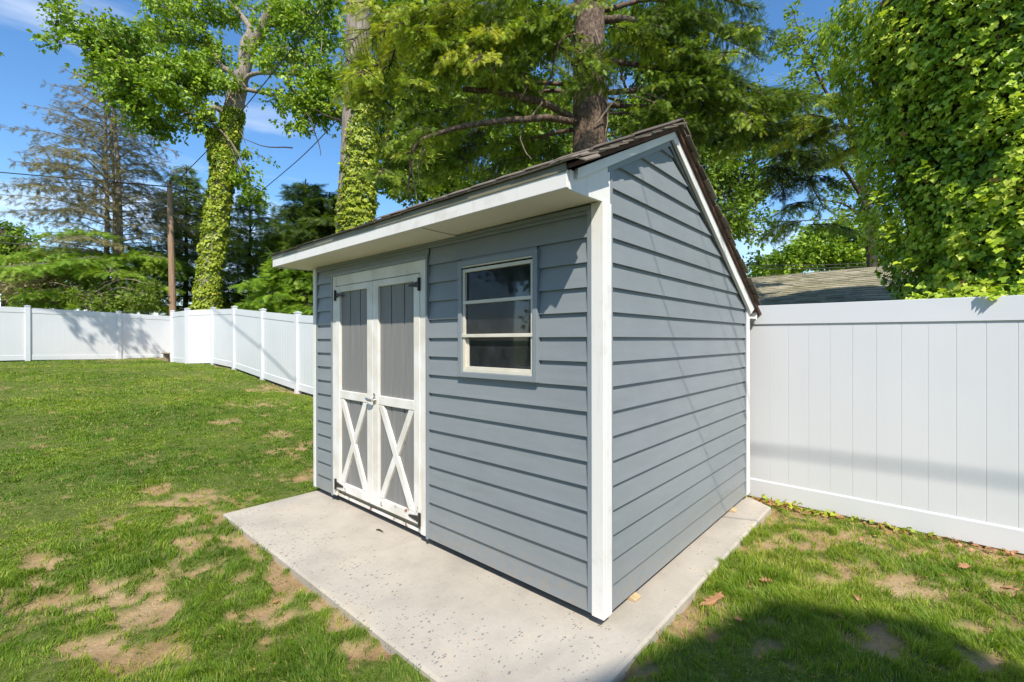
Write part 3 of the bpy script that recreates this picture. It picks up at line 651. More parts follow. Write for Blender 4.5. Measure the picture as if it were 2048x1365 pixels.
def fence(name_label, pts, skip_first=False, skip_last=False, H=1.765):
    p0 = pts[0]; f = empty('vinyl_fence', (p0[0], p0[1], p0[2]), name_label, 'fence', 'white vinyl privacy fences round the lawn')
    for (a, b_) in zip(pts[:-1], pts[1:]):
        r, pn = (MB(), MB()), MB(); bay(r, pn, a[:2], b_[:2], a[2], b_[2], H)
        po = pn.build('fence_panel', 'vinylp', f); [q.build('rail', 'vinyl', po, .003) for q in r]
    for i, (x, y, z) in enumerate(pts):
        if (i == 0 and skip_first) or (i == len(pts)-1 and skip_last): continue
        mb = MB(); h_ = .06; t = z+H+.045
        a = pts[min(i+1, len(pts)-1)]; b_ = pts[max(i-1, 0)]; ang = math.atan2(a[1]-b_[1], a[0]-b_[0]); c, s = math.cos(ang), math.sin(ang)
        def P_(u, v, zz): return (x+u*c-v*s, y+u*s+v*c, zz)
        def sq(h, zz): return [P_(-h, -h, zz), P_(h, -h, zz), P_(h, h, zz), P_(-h, h, zz)]
        mb.hexa(sq(h_, float(gz(x, y))-.06)+sq(h_, t)); po = mb.build('post', 'vinyl', f, .004)
        mb = MB(); mb.hexa(sq(h_+.01, t+.0005)+sq(h_+.01, t+.022)); mb.add(sq(h_+.004, t+.0222)+[P_(0, 0, t+.045)], [(0, 1, 4), (1, 2, 4), (2, 3, 4), (3, 0, 4)]); mb.build('post_cap', 'vinyl', po)
long_run = [(4.55, -.13), (2.10, -.118), (-.35, -.100), (-2.8, -.07), (-5.2, -.01), (-7.5, .06), (-9.82, .19), (-11.97, .36), (-14.20, .545), (-16.29, .62)]
fence('long white vinyl fence running behind the shed to the far corner of the lawn', [(x, FY, z) for x, z in long_run])
fence('short stepped corner of white vinyl fence jutting out at the back of the lawn', [(-16.29, FY, .62), (-17.098, 2.198, .60), (-18.851, 2.148, .60), (-22.3, 2.95, .62)], skip_first=True, skip_last=True)
fence('white vinyl fence at the far left with leaf shadows on it', [(-22.3, 2.95, .62), (-21.848, 1.076, .66), (-21.354, -1.355, .715), (-20.9, -3.75, .72), (-20.4, -6.15, .74), (-19.9, -8.55, .76)])

# stump seat by the far fence
c = at(333, 713, 16.9); st = empty('plank_seat', (c[0], c[1], float(gz(c[0], c[1]))), 'short weathered plank resting on a log end against the far fence', 'seat')
mb = MB(); mb.tube([(c[0], c[1], gz(c[0], c[1])-.05), (c[0], c[1], gz(c[0], c[1])+.27)], .10, 10); mb.build('log', 'oldwood', st)
mb = MB(); mb.box(c[0]-.22, c[0]+.22, c[1]-.12, c[1]+.12, float(gz(c[0], c[1]))+.271, float(gz(c[0], c[1]))+.31); mb.build('plank', 'oldwood', st, .005)

# ------------------------------------------------------------------ buildings
def gable_house(label, cat, x0, x1, y0, y1, zg, ze, zr, wallm, shm, name='garage', ang=0, ex=.14, tab=.3, openings=()):
    """ridge along x"""
    cx, cy = (x0+x1)/2, (y0+y1)/2; e = empty(name, (cx, cy, zg), label, cat)
    mb = MB(); mb.box(x0, x1, y0, y1, zg-.3, ze); mb.prism([(y0, ze+.001), (y1, ze+.001), (cy, zr-.05)], 0, x0, x1); mb.build('wall', wallm, e)
    ov = .3; sl = (zr-ze)/(cy-y0); mb = MB()
    mb.prism([(y0-ov, ze-ov*sl), (cy, zr), (cy, zr+.06), (y0-ov, ze-ov*sl+.06)], 0, x0-.25, x1+.25)
    mb.prism([(y1+ov, ze-ov*sl), (y1+ov, ze-ov*sl+.06), (cy, zr+.06), (cy, zr)], 0, x0-.25, x1+.25); r = mb.build('roof', 'deck', e)
    a = shingles(y0-ov, ze-ov*sl+.062, cy, zr+.062, x0-.27, x1+.27, ex, .012, tab, shm, r)
    b_ = shingles(y1+ov, ze-ov*sl+.062, cy, zr+.062, x0-.27, x1+.27, ex, .012, tab, shm, r)
    for (u0, u1, w0, w1) in openings:
        mb = MB(); framebox(mb, u0, u1, w0, w1, .07, y0-.03, y0); wo = mb.build('window', 'white', e); mb = MB(); mb.box(u0+.07, u1-.07, y0-.015, y0-.005, w0+.07, w1-.07); mb.build('pane', 'glass', wo)
    if ang:
        e.rotation_euler.z = ang
    return e
gable_house('low garage with mossy grey shingle roof behind the fence beside the shed', 'garage', -9.0, 3.6, 9.6, 16.4, -.3, 1.72, 3.14, 'wallw', 'gshingle', 'garage', 0, .15, .32, [(-5, -4, .4, 1.4)])
c = at(395, 640, 33)
gable_house('brown bungalow with dark roof glimpsed under the trees beyond the far fence', 'house', c[0]-6, c[0]+5, c[1]-1, c[1]+7, .5, 2.6, 4.1, 'wallw', 'dshingle', 'bungalow', .35, .2, .4, [(c[0]-4, c[0]-3, 1.2, 2.3), (c[0]+1, c[0]+2, 1.2, 2.3)])
c = at(600, 640, 36)
gable_house('second dark roofed house half hidden behind the evergreens left of the shed', 'house', c[0]-5, c[0]+5, c[1]-1, c[1]+7, .5, 2.4, 4.2, 'wallw', 'dshingle', 'bungalow', .2, .2, .4, [(c[0]-3, c[0]-2, 1.2, 2.3)])
# house behind the viewpoint whose roof corner shades the grass
K = np.array([.67, 1.30, -.09]); K = K+SUN*((8.0-K[2])/SUN[2])
e1 = np.array([-.34, -.9404, 0]); e2 = np.array([.9404, -.34, 0]); up = np.array([0, 0, 1.0])
hh = empty('white_house', (K[0]+4, K[1]-5, -.1), 'white two storey house whose roof corner shades the grass beside the pad', 'house')
def hp(a, b_, z): return K*np.array([1, 1, 0])+e2*a+e1*b_+up*z
mb = MB(); mb.hexa([hp(.4, 10, -.3), hp(8, 10, -.3), hp(8, .4, -.3), hp(.4, .4, -.3), hp(.4, 10, 7.85), hp(8, 10, 7.85), hp(8, .4, 7.85), hp(.4, .4, 7.85)]); mb.build('wall', 'wallw', hh)
oc_ = [(.45, 0), (8.4, 0), (8.4, 10.4), (0, 10.4), (0, .45)]; mb = MB(); mb.add([hp(a, b_, 7.98) for a, b_ in oc_]+[hp(a, b_, 7.86) for a, b_ in oc_]+[hp(4.2, 4.2, 9.2), hp(4.2, 6.2, 9.2)],
   [(5, 6, 7, 8, 9)]+[(i, (i+1) % 5, 5+(i+1) % 5, 5+i) for i in range(5)]+[(0, 10, 1), (1, 10, 11, 2), (2, 11, 3), (3, 11, 10, 4), (4, 10, 0)]); mb.build('roof', 'dshingle', hh)
for (b0, z0) in ((2, 1.0), (6, 1.0), (2, 5.2), (6, 5.2)):
    mb = MB(); mb.hexa([hp(.36, b0+1, z0), hp(.40, b0+1, z0), hp(.40, b0, z0), hp(.36, b0, z0), hp(.36, b0+1, z0+1.3), hp(.40, b0+1, z0+1.3), hp(.40, b0, z0+1.3), hp(.36, b0, z0+1.3)]); mb.build('window', 'glass', hh)

# ------------------------------------------------------------------ poles and wires
up_ = pxcurve([(339, 362, 21), (341, 450, 21), (344, 560, 21), (346, 640, 21)], 8)
pe = empty('utility_pole', up_[-1]*[1, 1, 0]+[0, 0, .6], 'weathered brown wooden utility pole standing just beyond the far fence', 'utility pole')
mb = MB(); base = up_[-1].copy(); base[2] = .3; mb.tube(np.vstack([up_[::1], base]), np.linspace(.10, .155, 9), 12); mb.build('shaft', 'pole', pe)
mb = MB(); t0 = up_[0]+[0, 0, -.15]; mb.box(t0[0]-.03, t0[0]+.17, t0[1]-.03, t0[1]+.03, t0[2]-.03, t0[2]+.03); mb.tube([t0+[.14, 0, .03], t0+[.14, 0, .12]], .04, 8); mb.build('insulator', 'hinge', pe)
def wire(label, pts, r=.012, sag=0):
    P = curve(pts, 40); t = np.linspace(0, 1, 40); P[:, 2] -= sag*4*t*(1-t); mb = MB(); mb.tube(P, r, 6)
    return tag(mb.build('overhead_cable', 'cable'), label, 'cable', 'overhead cables')
wire('overhead cable from the left edge of the view to the top of the utility pole', [at(-160, 330, 24), at(0, 345, 23), at(200, 362, 22), at(338, 374, 20.9)], .027)
wire('overhead cable running right from the pole top towards the ivy clad maple', [at(341, 374, 20.9), at(400, 396, 24), at(480, 415, 28), at(700, 470, 36)], .027)
wire('upper of the two low cables crossing behind the browning conifer', [at(-160, 458, 24), at(0, 471, 25), at(160, 489, 26), at(340, 505, 27), at(520, 520, 30)], .027)
wire('lower of the two low cables crossing behind the browning conifer', [at(-160, 470, 24), at(0, 485, 25), at(160, 500, 26), at(340, 512, 27), at(520, 525, 30)], .027)
wire('long service cable rising from the left across the sky towards the spruce', [at(480, 420, 24), at(520, 385, 22), at(600, 317, 19), at(666, 250, 16), at(780, 125, 12.5), at(916, 0, 10), at(1150, -230, 8)], .018)
wire('service cable climbing steeply from the utility pole past the maple limb', [at(345, 372, 20.9), at(430, 285, 19), at(510, 190, 17), at(600, 78, 15), at(660, -5, 13.5), at(800, -200, 11)], .018)
wire('overhead cable above the garage roof on the right', [at(1400, 455, 22), at(1510, 446, 22), at(1650, 440, 22), at(1800, 434, 22), at(2100, 425, 22)], .024)
wire('upper of the twin low cables just above the garage roof', [at(1400, 527, 24), at(1600, 531, 24), at(1800, 524, 24), at(2100, 512, 24)], .018)
wire('lower of the twin low cables just above the garage roof', [at(1400, 534, 24), at(1600, 538, 24), at(1800, 530, 24), at(2100, 519, 24)], .018)
def shcable(label, pts, t0, t1, r):
    n = len(pts); P = [np.array(p)+SUN*(t0+(t1-t0)*i/(n-1)) for i, p in enumerate(pts)]; return wire(label, P, r)
shcable('thin cable overhead that draws a curved shadow down the gable wall', [hit(x, y, 0, .012) for x, y in [(1262, 250), (1286, 360), (1306, 480), (1330, 600), (1362, 735), (1400, 860), (1447, 1010), (1500, 1150)]], 3.6, 3.2, .0045)
shcable('second thin cable overhead shading the rear of the gable wall', [hit(x, y, 0, .012) for x, y in [(1360, 280), (1385, 380), (1408, 480), (1430, 580), (1455, 690), (1480, 790), (1510, 900)]], 3.6, 3.4, .0035)
shcable('thick cable overhead that shades the foot of the fence beside the shed', [(-1.6, FY, .22), (-.4, FY, .295), (.5, FY, .335), (1.67, FY, .345), (3.2, FY, .33)], 9, 9, .013)
shcable('cable overhead that draws a slanting shadow along the far fence', [(-17.2, FY, 2.5), (-16.2, FY, 2.34), (-14.2, FY, 1.75), (-11.9, FY, 1.05), (-9.85, FY, .30)], 9, 8, .016)

# ------------------------------------------------------------------ trees
def limbs_to(mb, limbs):
    for P, r0, r1, k in limbs: mb.tube(P, np.linspace(r0, r1, len(P)), k)
def fill(regions):
    """region: (px,py,rx,ry,Z,dZ,n) -> clump centres in space with a radius"""
    C = []
    for (x, y, rx, ry, Z, dZ, n) in regions:
        for _ in range(n):
            a = random.uniform(0, 2*math.pi); q = math.sqrt(random.random()); C.append(at(x+rx*q*math.cos(a), y+ry*q*math.sin(a), Z+random.uniform(-dZ, dZ)))
    return np.array(C)
def clumps(C, skel, rc, ntw, nl, ls, lf, tw, bias=0.0, droop=-.3, spread=.10, flat=.6, br=.035):
    """twigs and leaves around every clump centre; each clump is fed by a bough from the nearest skeleton point"""
    for c in C:
        d = np.linalg.norm(skel-c, axis=1); j = np.argmin(d+.4*np.maximum(skel[:, 2]-c[2], 0)); s = skel[j]; Ld = d[j]
        mid = (s+c)/2+np.array([0, 0, .12*Ld])+rng.normal(0, .06*Ld, 3)
        tw.tube(curve([s, mid, c], 8, .02*Ld), np.linspace(min(br, .012+.012*Ld), .008, 8), 5, cap=False)
        tone = random.gauss(.45+bias, .16)
        e = c+rng.normal(size=(ntw, 3))*np.array([rc, rc, rc*flat])*.62
        for q in e:
            tw.tube([c, (c+q)/2+rng.normal(0, .04*rc, 3), q], [.008, .006, .003], 3, cap=False)
        q = np.repeat(e, nl, 0); t = rng.uniform(.35, 1.12, len(q))[:, None]; P = c+(q-c)*t+rng.normal(0, spread, (len(q), 3))
        D = unit(unit(q-c)+rng.normal(0, .6, (len(q), 3))+np.array([0, 0, droop])); Nn = rand_dirs(len(q), .9)
        lf.add(P, D, Nn, ls*rng.uniform(.65, 1.25, len(q)), tone+rng.normal(0, .16, len(q)))
def tree(name, label, base, limbs, regions, leafm, barkm, tmpl=LEAF, rc=.8, ntw=9, nl=14, ls=.16, group=None, extra=None, skel_from=0, **kw):
    e = empty(name, base, label, 'tree', group); tk = MB(); limbs_to(tk, limbs); tk.build('trunk', barkm, e, smooth=True)
    sk = np.concatenate([l[0] for l in limbs[skel_from:]]) if len(limbs) > skel_from else np.concatenate([l[0] for l in limbs])
    lf = Leaves(tmpl); tw = MB(); clumps(fill(regions), sk, rc, ntw, nl, ls, lf, tw, **kw)
    tw.build('branches', barkm, e); lf.build('crown', leafm, e)
    return e
def groundbase(p): return (p[0], p[1], float(gz(p[0], p[1])))
def ivy_sleeve(P, R, n, ls, lf, stem, bump_=.35):
    """ivy leaves lying in overlapping clumps over a trunk along P with sleeve radii R"""
    P = np.asarray(P); t = rng.uniform(0, len(P)-1.001, n); i = t.astype(int); u = (t-i)[:, None]; c = P[i]*(1-u)+P[i+1]*u; r = np.interp(t, np.arange(len(P)), R)
    a = rng.uniform(0, 2*np.pi, n); b = vnoise(a*2.2+40, t*3.1, 1.0, 3)
    r = r*(1-bump_*.5+bump_*1.5*(b-.25))*rng.uniform(.86, 1.06, n); o = np.stack([np.cos(a), np.sin(a), np.zeros(n)], 1)
    D = unit(o*.45+np.array([0, 0, -1.0])+rng.normal(0, .45, (n, 3))); Nn = unit(o+np.array([0, 0, .45])+rng.normal(0, .42, (n, 3)))
    lf.add(c+o*r[:, None], D, Nn, ls*rng.uniform(.6, 1.3, n), .30+.55*(b-.2)+rng.normal(0, .17, n))

# maple with an ivy sleeve (far left)
Zm = 20.5
trunk = pxcurve([(412, 640, Zm), (416, 590, Zm), (430, 470, Zm), (446, 340, Zm), (466, 225, Zm), (480, 165, Zm)], 22)
la = pxcurve([(480, 165, Zm), (498, 110, Zm), (530, 50, Zm-.3), (552, 5, Zm-.6), (585, -60, Zm-1)], 16, .03)
lb = pxcurve([(484, 150, Zm), (488, 90, Zm+.4), (500, 60, Zm+.6), (476, 25, Zm+.9), (452, -10, Zm+1.1)], 14, .03)
lc = pxcurve([(462, 240, Zm), (428, 215, Zm-.5), (425, 245, Zm-.5), (392, 190, Zm-.8), (330, 160, Zm-1.4), (240, 110, Zm-2)], 18, .05)
ld = pxcurve([(486, 172, Zm), (508, 146, Zm-.4), (580, 149, Zm-1.2), (690, 152, Zm-2)], 14, .05)
le = pxcurve([(484, 178, Zm), (540, 188, Zm-.5), (610, 212, Zm-1), (690, 246, Zm-1.6)], 14, .05)
lg = pxcurve([(474, 150, Zm), (440, 130, Zm+.6), (415, 70, Zm+.8), (365, 0, Zm+1), (340, -60, Zm+1.4)], 14, .05)
lh = pxcurve([(528, 55, Zm), (600, 40, Zm-.6), (660, 20, Zm-1)], 12, .05)
limbs = [(trunk, .50, .36, 12), (la, .30, .17, 10), (lb, .18, .10, 8), (lc, .14, .04, 7), (ld, .11, .04, 7), (le, .10, .03, 7), (lg, .13, .05, 7), (lh, .09, .03, 6)]
reg = [(235, 95, 55, 30, Zm-2, .8, 11), (250, 150, 75, 45, Zm-2, 1, 22), (310, 190, 60, 45, Zm-1.6, 1, 16), (150, 75, 50, 14, Zm-2, .6, 5), (120, 25, 18, 25, Zm-2, .4, 3), (190, 70, 35, 18, Zm-2, .6, 5),
       (360, 130, 60, 45, Zm-1, 1, 16), (350, 55, 60, 40, Zm, 1.2, 14), (430, 100, 50, 40, Zm+.6, 1, 12), (430, 175, 45, 30, Zm-.6, .8, 9), (400, 240, 28, 22, Zm-1, .5, 5), (450, 20, 70, 25, Zm+1, 1, 10),
       (600, 70, 70, 60, Zm-.8, 1, 24), (560, 120, 50, 25, Zm-1, .8, 8), (640, 165, 50, 28, Zm-1.4, .8, 12), (590, 195, 60, 22, Zm-1, .8, 10), (655, 225, 40, 14, Zm-1.5, .5, 7), (300, 235, 40, 25, Zm-1.6, .8, 7), (620, 10, 70, 30, Zm-.8, 1, 11),
       (480, 350, 18, 28, Zm, .4, 4), (510, 380, 20, 18, Zm, .4, 3), (600, 252, 14, 10, Zm-1.2, .3, 2), (500, 300, 16, 10, Zm, .3, 1), (355, 10, 60, 25, Zm, 1, 8)]
mt = tree('maple_tree', 'tall maple with forked grey limbs above an ivy covered trunk beyond the far corner', groundbase(trunk[0]), limbs, reg, 'maple', 'barkg', LEAF, .62, 9, 17, .17, None, skel_from=1, droop=-.5, spread=.09, bias=.1)
lf = Leaves(IVY); ivy_sleeve(trunk[:18], np.linspace(.53, .44, 18)*np.array([1.15, 1.1, 1.05]+[1]*15), 15000, .125, lf, None)
sp = pxcurve([(432, 330, Zm-.3), (426, 290, Zm-.3), (428, 255, Zm-.3)], 6); ivy_sleeve(sp, np.full(6, .24), 700, .14, lf, None); lf.build('ivy', 'ivyt', mt)

# dead hanging snags off the maple
# tall bare trunk with an ivy sleeve, left of centre
Zt = 13.0
tr = pxcurve([(694, 640, Zt), (697, 480, Zt), (703, 360, Zt), (712, 190, Zt), (716, 60, Zt), (716, -120, Zt)], 26)
e = empty('bare_trunk_tree', groundbase(tr[0]), 'tall straight bare grey trunk with ivy up its lower half, behind the shed eave', 'tree')
mb = MB(); mb.tube(tr, np.linspace(.36, .31, 26)+.01*np.sin(np.arange(26)), 16); mb.tube(pxcurve([(730, 20, Zt), (745, -30, Zt-.2), (770, -90, Zt-.4)], 8), np.linspace(.13, .08, 8), 8); mb.build('trunk', 'barkg', e, smooth=True)
lf = Leaves(IVY); off = CR*.20
ivy_sleeve(tr[:19]+off, np.interp(np.arange(19), [0, 8, 16, 18], [.52, .50, .40, .22]), 14000, .085, lf, None); lf.build('ivy', 'ivyt', e)
tw = MB()
for p in ([(680, 240, 13), (640, 225, 13), (612, 216, 12.8)], [(612, 225, 14), (635, 275, 14), (640, 312, 14)], [(628, 258, 14), (620, 266, 14), (612, 270, 14)], [(585, 296, 15), (530, 292, 15), (480, 272, 15)]): tw.tube(pxcurve(p, 8, .03), np.linspace(.025, .008, 8), 5)
tw.build('dead_twigs', 'barkd', e)

# big spruce behind the shed
Zs = 9.6
st = pxcurve([(1180, 640, Zs), (1180, 400, Zs), (1179, 200, Zs), (1178, 60, Zs), (1177, -260, Zs)], 26)
e = empty('spruce_tree', groundbase(st[0]), 'big old spruce with scaly brown trunk and long drooping boughs behind the shed', 'tree')
mb = MB(); rr = np.linspace(.39, .30, 26); rr[:5] += .04; mb.tube(st, rr, 18); mb.build('trunk', 'barks', e, smooth=True)
boughs = [  # px curve, r0, r1, foliage?, density
 ([(1150, 243, 9.4), (1080, 236, 9.0), (1000, 243, 8.7), (900, 258, 8.4), (838, 285, 8.2), (822, 330, 8.1), (820, 395, 8.1)], .075, .012, 0),
 ([(1150, 240, 9.5), (1105, 214, 9.3), (1040, 196, 9.2), (975, 182, 9.2), (926, 178, 9.2)], .085, .055, 0),
 ([(1165, 66, 9.3), (1130, 75, 9.2), (1110, 105, 9.1), (1100, 150, 9.0), (1075, 205, 9.0)], .035, .018, 0),
 ([(1150, 15, 9.5), (1090, 35, 9.0), (1040, 55, 8.6), (960, 80, 8.2), (900, 90, 8.0), (840, 110, 7.8)], .075, .02, 1),
 ([(1150, -60, 9.5), (1060, -30, 8.8), (960, 0, 8.3), (860, 15, 7.9), (790, 60, 7.7)], .08, .015, 1),
 ([(1160, 60, 9.7), (1080, 40, 10), (990, 70, 10.2), (905, 150, 10.4), (870, 190, 10.6)], .06, .015, 1),
 ([(1150, 130, 9.6), (1110, 90, 9.4), (1060, 110, 9.2), (1000, 150, 9.1), (960, 170, 9.1)], .045, .012, 1),
 ([(1160, 190, 9.9), (1080, 185, 10.5), (1000, 210, 11), (930, 240, 11.3), (860, 300, 11.5)], .05, .012, 1),
 ([(1150, 260, 9.9), (1050, 280, 10.4), (960, 310, 10.8), (880, 350, 11), (790, 380, 11)], .05, .012, 1),
 ([(1205, 40, 9.6), (1260, 38, 9.4), (1320, 55, 9.2), (1370, 90, 9.0), (1420, 130, 8.9), (1500, 175, 8.8), (1560, 215, 8.8)], .08, .018, 1),
 ([(1205, -40, 9.6), (1290, -60, 9.2), (1400, -20, 8.8), (1520, 20, 8.5)], .07, .015, 1),
 ([(1210, 185, 9.5), (1270, 182, 9.2), (1340, 172, 9.0), (1420, 180, 8.8), (1500, 200, 8.6), (1600, 190, 8.4)], .06, .015, 1),
 ([(1212, 120, 9.5), (1290, 130, 9.3), (1380, 150, 9.4), (1480, 190, 9.6), (1600, 200, 9.8), (1700, 210, 10)], .06, .012, 1),
 ([(1212, 210, 9.7), (1300, 215, 10), (1400, 220, 10.3), (1500, 250, 10.6), (1580, 300, 10.8), (1650, 420, 11)], .055, .012, 1),
 ([(1205, 230, 9.4), (1290, 225, 9.2), (1350, 240, 9.0), (1420, 260, 8.9)], .03, .01, 1),
 ([(1212, 20, 9.8), (1320, 0, 10.2), (1420, 60, 10.5), (1520, 120, 10.8)], .06, .012, 1),
 ([(1150, 170, 9.8), (1020, 160, 10.6), (900, 120, 11.2), (790, 150, 11.6)], .05, .012, 1),
]
lf = Leaves(FINE); bm = MB(); tw = MB()
def dress(P, lf, tw, step=.16, L0=.8, tone=.5, hang=.5, sz=.28, start=.18, nper=3, tipup=False):
    """side shoots hung with needle sprays along a bough"""
    seg = np.linalg.norm(np.diff(P, axis=0), axis=1); tot = seg.sum(); s = start*tot; cum = np.concatenate([[0], np.cumsum(seg)])
    while s < tot:
        i = max(0, min(np.searchsorted(cum, s)-1, len(P)-2)); u = (s-cum[i])/seg[i]; p = P[i]*(1-u)+P[i+1]*u; t = unit(P[i+1]-P[i]); side = unit(np.cross(t, (0, 0, 1.0)))
        f = s/tot; Lk = L0*(.35+.9*math.sin(math.pi*min(f+.12, 1)))*random.uniform(.6, 1.15)
        for sg in (-1, 1):
            dr = unit(side*sg*random.uniform(.7, 1.1)+t*random.uniform(.3, .9)+np.array([0, 0, -hang*random.uniform(.2, 1.4)])); q = p+dr*Lk+np.array([0, 0, -.15*Lk*hang*2])
            tw.tube([p, (p+q)/2+[0, 0, .05*Lk], q], [.009, .006, .003], 3, cap=False)
            n = max(2, int(Lk/.075*nper/3)); v = rng.uniform(.12, 1.0, n)[:, None]; pp = p*(1-v)+q*v+rng.normal(0, .02, (n, 3))
            D = unit(dr*.8+side*rng.normal(0, .5, (n, 1))+rng.normal(0, .35, (n, 3))+np.array([0, 0, -hang*.5])); Nn = unit(np.array([0, 0, 1.0])+rng.normal(0, .35, (n, 3)))
            lf.add(pp, D, Nn, sz*rng.uniform(.6, 1.2, n), tone+random.gauss(0, .1)+rng.normal(0, .12, n))
        s += step*random.uniform(.6, 1.4)
for pts, r0, r1, fo in boughs:
    P = pxcurve(pts, 26, .02); bm.tube(P, np.linspace(r0, r1, 26), 8)
    if fo: dress(P, lf, tw, .065, .85, .62 if pts[-1][0] < 1100 else .42, .28, .13, nper=8)
# hanging curtains of shoots
for (x, y, Z, n, tone) in [(1195, 30, 8.9, 6, .5), (1150, 110, 8.8, 5, .55), (1200, 150, 8.9, 4, .45), (1240, 60, 8.8, 6, .5), (1120, 40, 8.7, 6, .55), (1000, 250, 10.2, 7, .4), (1090, 300, 10.4, 6, .4), (850, 40, 8.4, 9, .85), (930, 60, 8.6, 9, .8), (780, 200, 8.6, 8, .75), (860, 200, 9, 7, .6), (1000, 60, 9, 7, .65), (740, 90, 8.6, 5, .8), (870, 250, 9.5, 7, .6), (940, 330, 10, 6, .5), (800, 60, 7.9, 9, .85), (880, 90, 8.0, 9, .8), (960, 110, 8.2, 7, .75), (1020, 150, 9.0, 5, .6), (760, 150, 8.2, 6, .75), (820, 260, 8.4, 7, .7), (900, 300, 10, 6, .4), (780, 330, 8.6, 6, .5), (1300, 60, 9.0, 6, .4), (1400, 100, 9, 7, .5),
                           (1480, 60, 9, 6, .4), (1420, 200, 9, 9, .6), (1500, 220, 8.8, 10, .5), (1560, 260, 8.9, 10, .6), (1640, 230, 9, 10, .75), (1700, 240, 9, 8, .7), (1610, 330, 10, 9, .3), (1560, 330, 10, 7, .2), (1360, 230, 9.5, 6, .35), (1650, 420, 10.5, 7, .6), (1340, 20, 9, 6, .3), (1460, 280, 9.6, 8, .15), (1700, 270, 9, 6, .75), (1250, 110, 9.6, 5, .5), (1070, 60, 9.4, 6, .5)]:
    for _ in range(max(2, int(n*.72))):
        a = at(x+random.uniform(-60, 60), y+random.uniform(-30, 30), Z+random.uniform(-.5, .5)); h0 = random.uniform(.5, 1.1)
        b_ = a+np.array([random.uniform(-.9, .9), random.uniform(-.8, .8), -h0*.38]); P = curve([a, (a+b_)/2+[0, 0, .1], b_], 8); tw.tube(P, np.linspace(.014, .004, 8), 4, cap=False)
        dress(P, lf, tw, .07, .34, tone+random.gauss(-.04, .16), .35, .125, .0, 8)
bm.build('branches', 'barks', e, smooth=True)
lf.build('crown', 'spruce', e); tw.build('twigs', 'barkd', e)
dt = MB()
for p in ([(1085, 205, 9), (1042, 265, 9), (1050, 300, 9), (1062, 318, 9)], [(1040, 200, 9.1), (1055, 170, 9.1), (1038, 150, 9.1)], [(840, 280, 8.2), (828, 300, 8.2), (826, 360, 8.1), (832, 400, 8.1)], [(850, 300, 8.2), (835, 330, 8.2), (838, 370, 8.2)], [(1190, 60, 9.2), (1212, 160, 9.2), (1215, 235, 9.2), (1205, 300, 9.2)],
          [(1340, 178, 9), (1300, 215, 9), (1290, 240, 9), (1278, 262, 9)], [(1300, 215, 9), (1325, 235, 9), (1318, 255, 9)], [(1262, 190, 9), (1310, 205, 9), (1370, 232, 9)], [(960, 185, 9.2), (955, 220, 9.2), (940, 250, 9.1)], [(905, 100, 8.2), (912, 150, 8.2), (900, 190, 8.2)], [(1280, 182, 9), (1330, 200, 9), (1395, 205, 9)], [(1190, 250, 9.2), (1230, 200, 9.1), (1250, 180, 9)],
          [(990, 70, 8.6), (1000, 120, 8.6), (1010, 150, 8.6)], [(915, 235, 9), (935, 205, 9), (955, 190, 9)]):
    dt = MB(); dt.tube(pxcurve(p, 12, .015), np.linspace(.017, .007, 12), 6); dt.build('dead_branch', 'twig', e)

# woodland trees behind
g = 'broadleaf trees forming the woodland behind the shed'
tk = pxcurve([(905, 640, 17), (908, 400, 17), (910, 200, 17), (905, 60, 17), (900, -100, 17)], 18)
tree('broadleaf_tree', 'leafy tree with a dark trunk between the bare trunk and the spruce', groundbase(tk[0]),
     [(tk, .30, .2, 10), (pxcurve([(908, 250, 17), (840, 150, 16.5), (790, 60, 16)], 10), .1, .03, 6), (pxcurve([(910, 230, 17), (980, 120, 17), (1040, 20, 17.5)], 10), .1, .03, 6), (pxcurve([(908, 330, 17), (840, 260, 16), (790, 240, 16)], 10), .08, .03, 6), (pxcurve([(908, 330, 17), (1000, 290, 17), (1080, 300, 17)], 10), .08, .03, 6)],
     [(840, 60, 100, 80, 16.5, 1.5, 46), (1000, 50, 130, 80, 17, 1.5, 56), (830, 220, 90, 90, 16.5, 1.2, 50), (1000, 220, 120, 80, 17, 1.5, 54), (850, 340, 110, 60, 17, 1.5, 44), (1040, 320, 100, 50, 17, 1.5, 34), (1110, 150, 40, 120, 17.5, 1, 18), (775, 40, 45, 50, 16, 1, 16), (770, 180, 40, 60, 16, 1, 14), (780, 330, 50, 50, 16, 1, 16)],
     'back', 'barkd', LEAF, .62, 9, 15, .16, g, spread=.1)
tk = pxcurve([(1300, 640, 19), (1310, 400, 19), (1330, 200, 19), (1340, -60, 19)], 18)
tree('broadleaf_tree', 'leafy tree rising directly behind the shed ridge to the right of the spruce trunk', groundbase(tk[0]),
     [(tk, .26, .16, 10), (pxcurve([(1312, 330, 19), (1400, 240, 19), (1460, 150, 19)], 10), .1, .03, 6), (pxcurve([(1315, 300, 19), (1260, 200, 19), (1230, 100, 19)], 10), .1, .03, 6), (pxcurve([(1305, 420, 19), (1400, 380, 19), (1480, 380, 19)], 10), .09, .03, 6)],
     [(1290, 130, 70, 90, 19, 1.5, 34), (1260, 30, 60, 50, 19, 1, 14), (1400, 300, 80, 70, 19, 1.5, 38), (1450, 400, 60, 70, 19, 1.5, 30), (1270, 240, 60, 40, 19, 1.2, 26), (1100, 260, 60, 60, 18, 1.2, 22), (1520, 250, 50, 50, 19, 1.2, 10), (1340, 180, 60, 60, 19, 1.2, 16), (1430, 200, 60, 60, 19, 1.5, 14), (1510, 330, 50, 60, 19, 1.2, 14), (1380, 30, 60, 40, 19, 1, 6), (1490, 440, 30, 40, 18, 1, 8)],
     'back', 'barkd', LEAF, .66, 9, 15, .17, g, spread=.1)
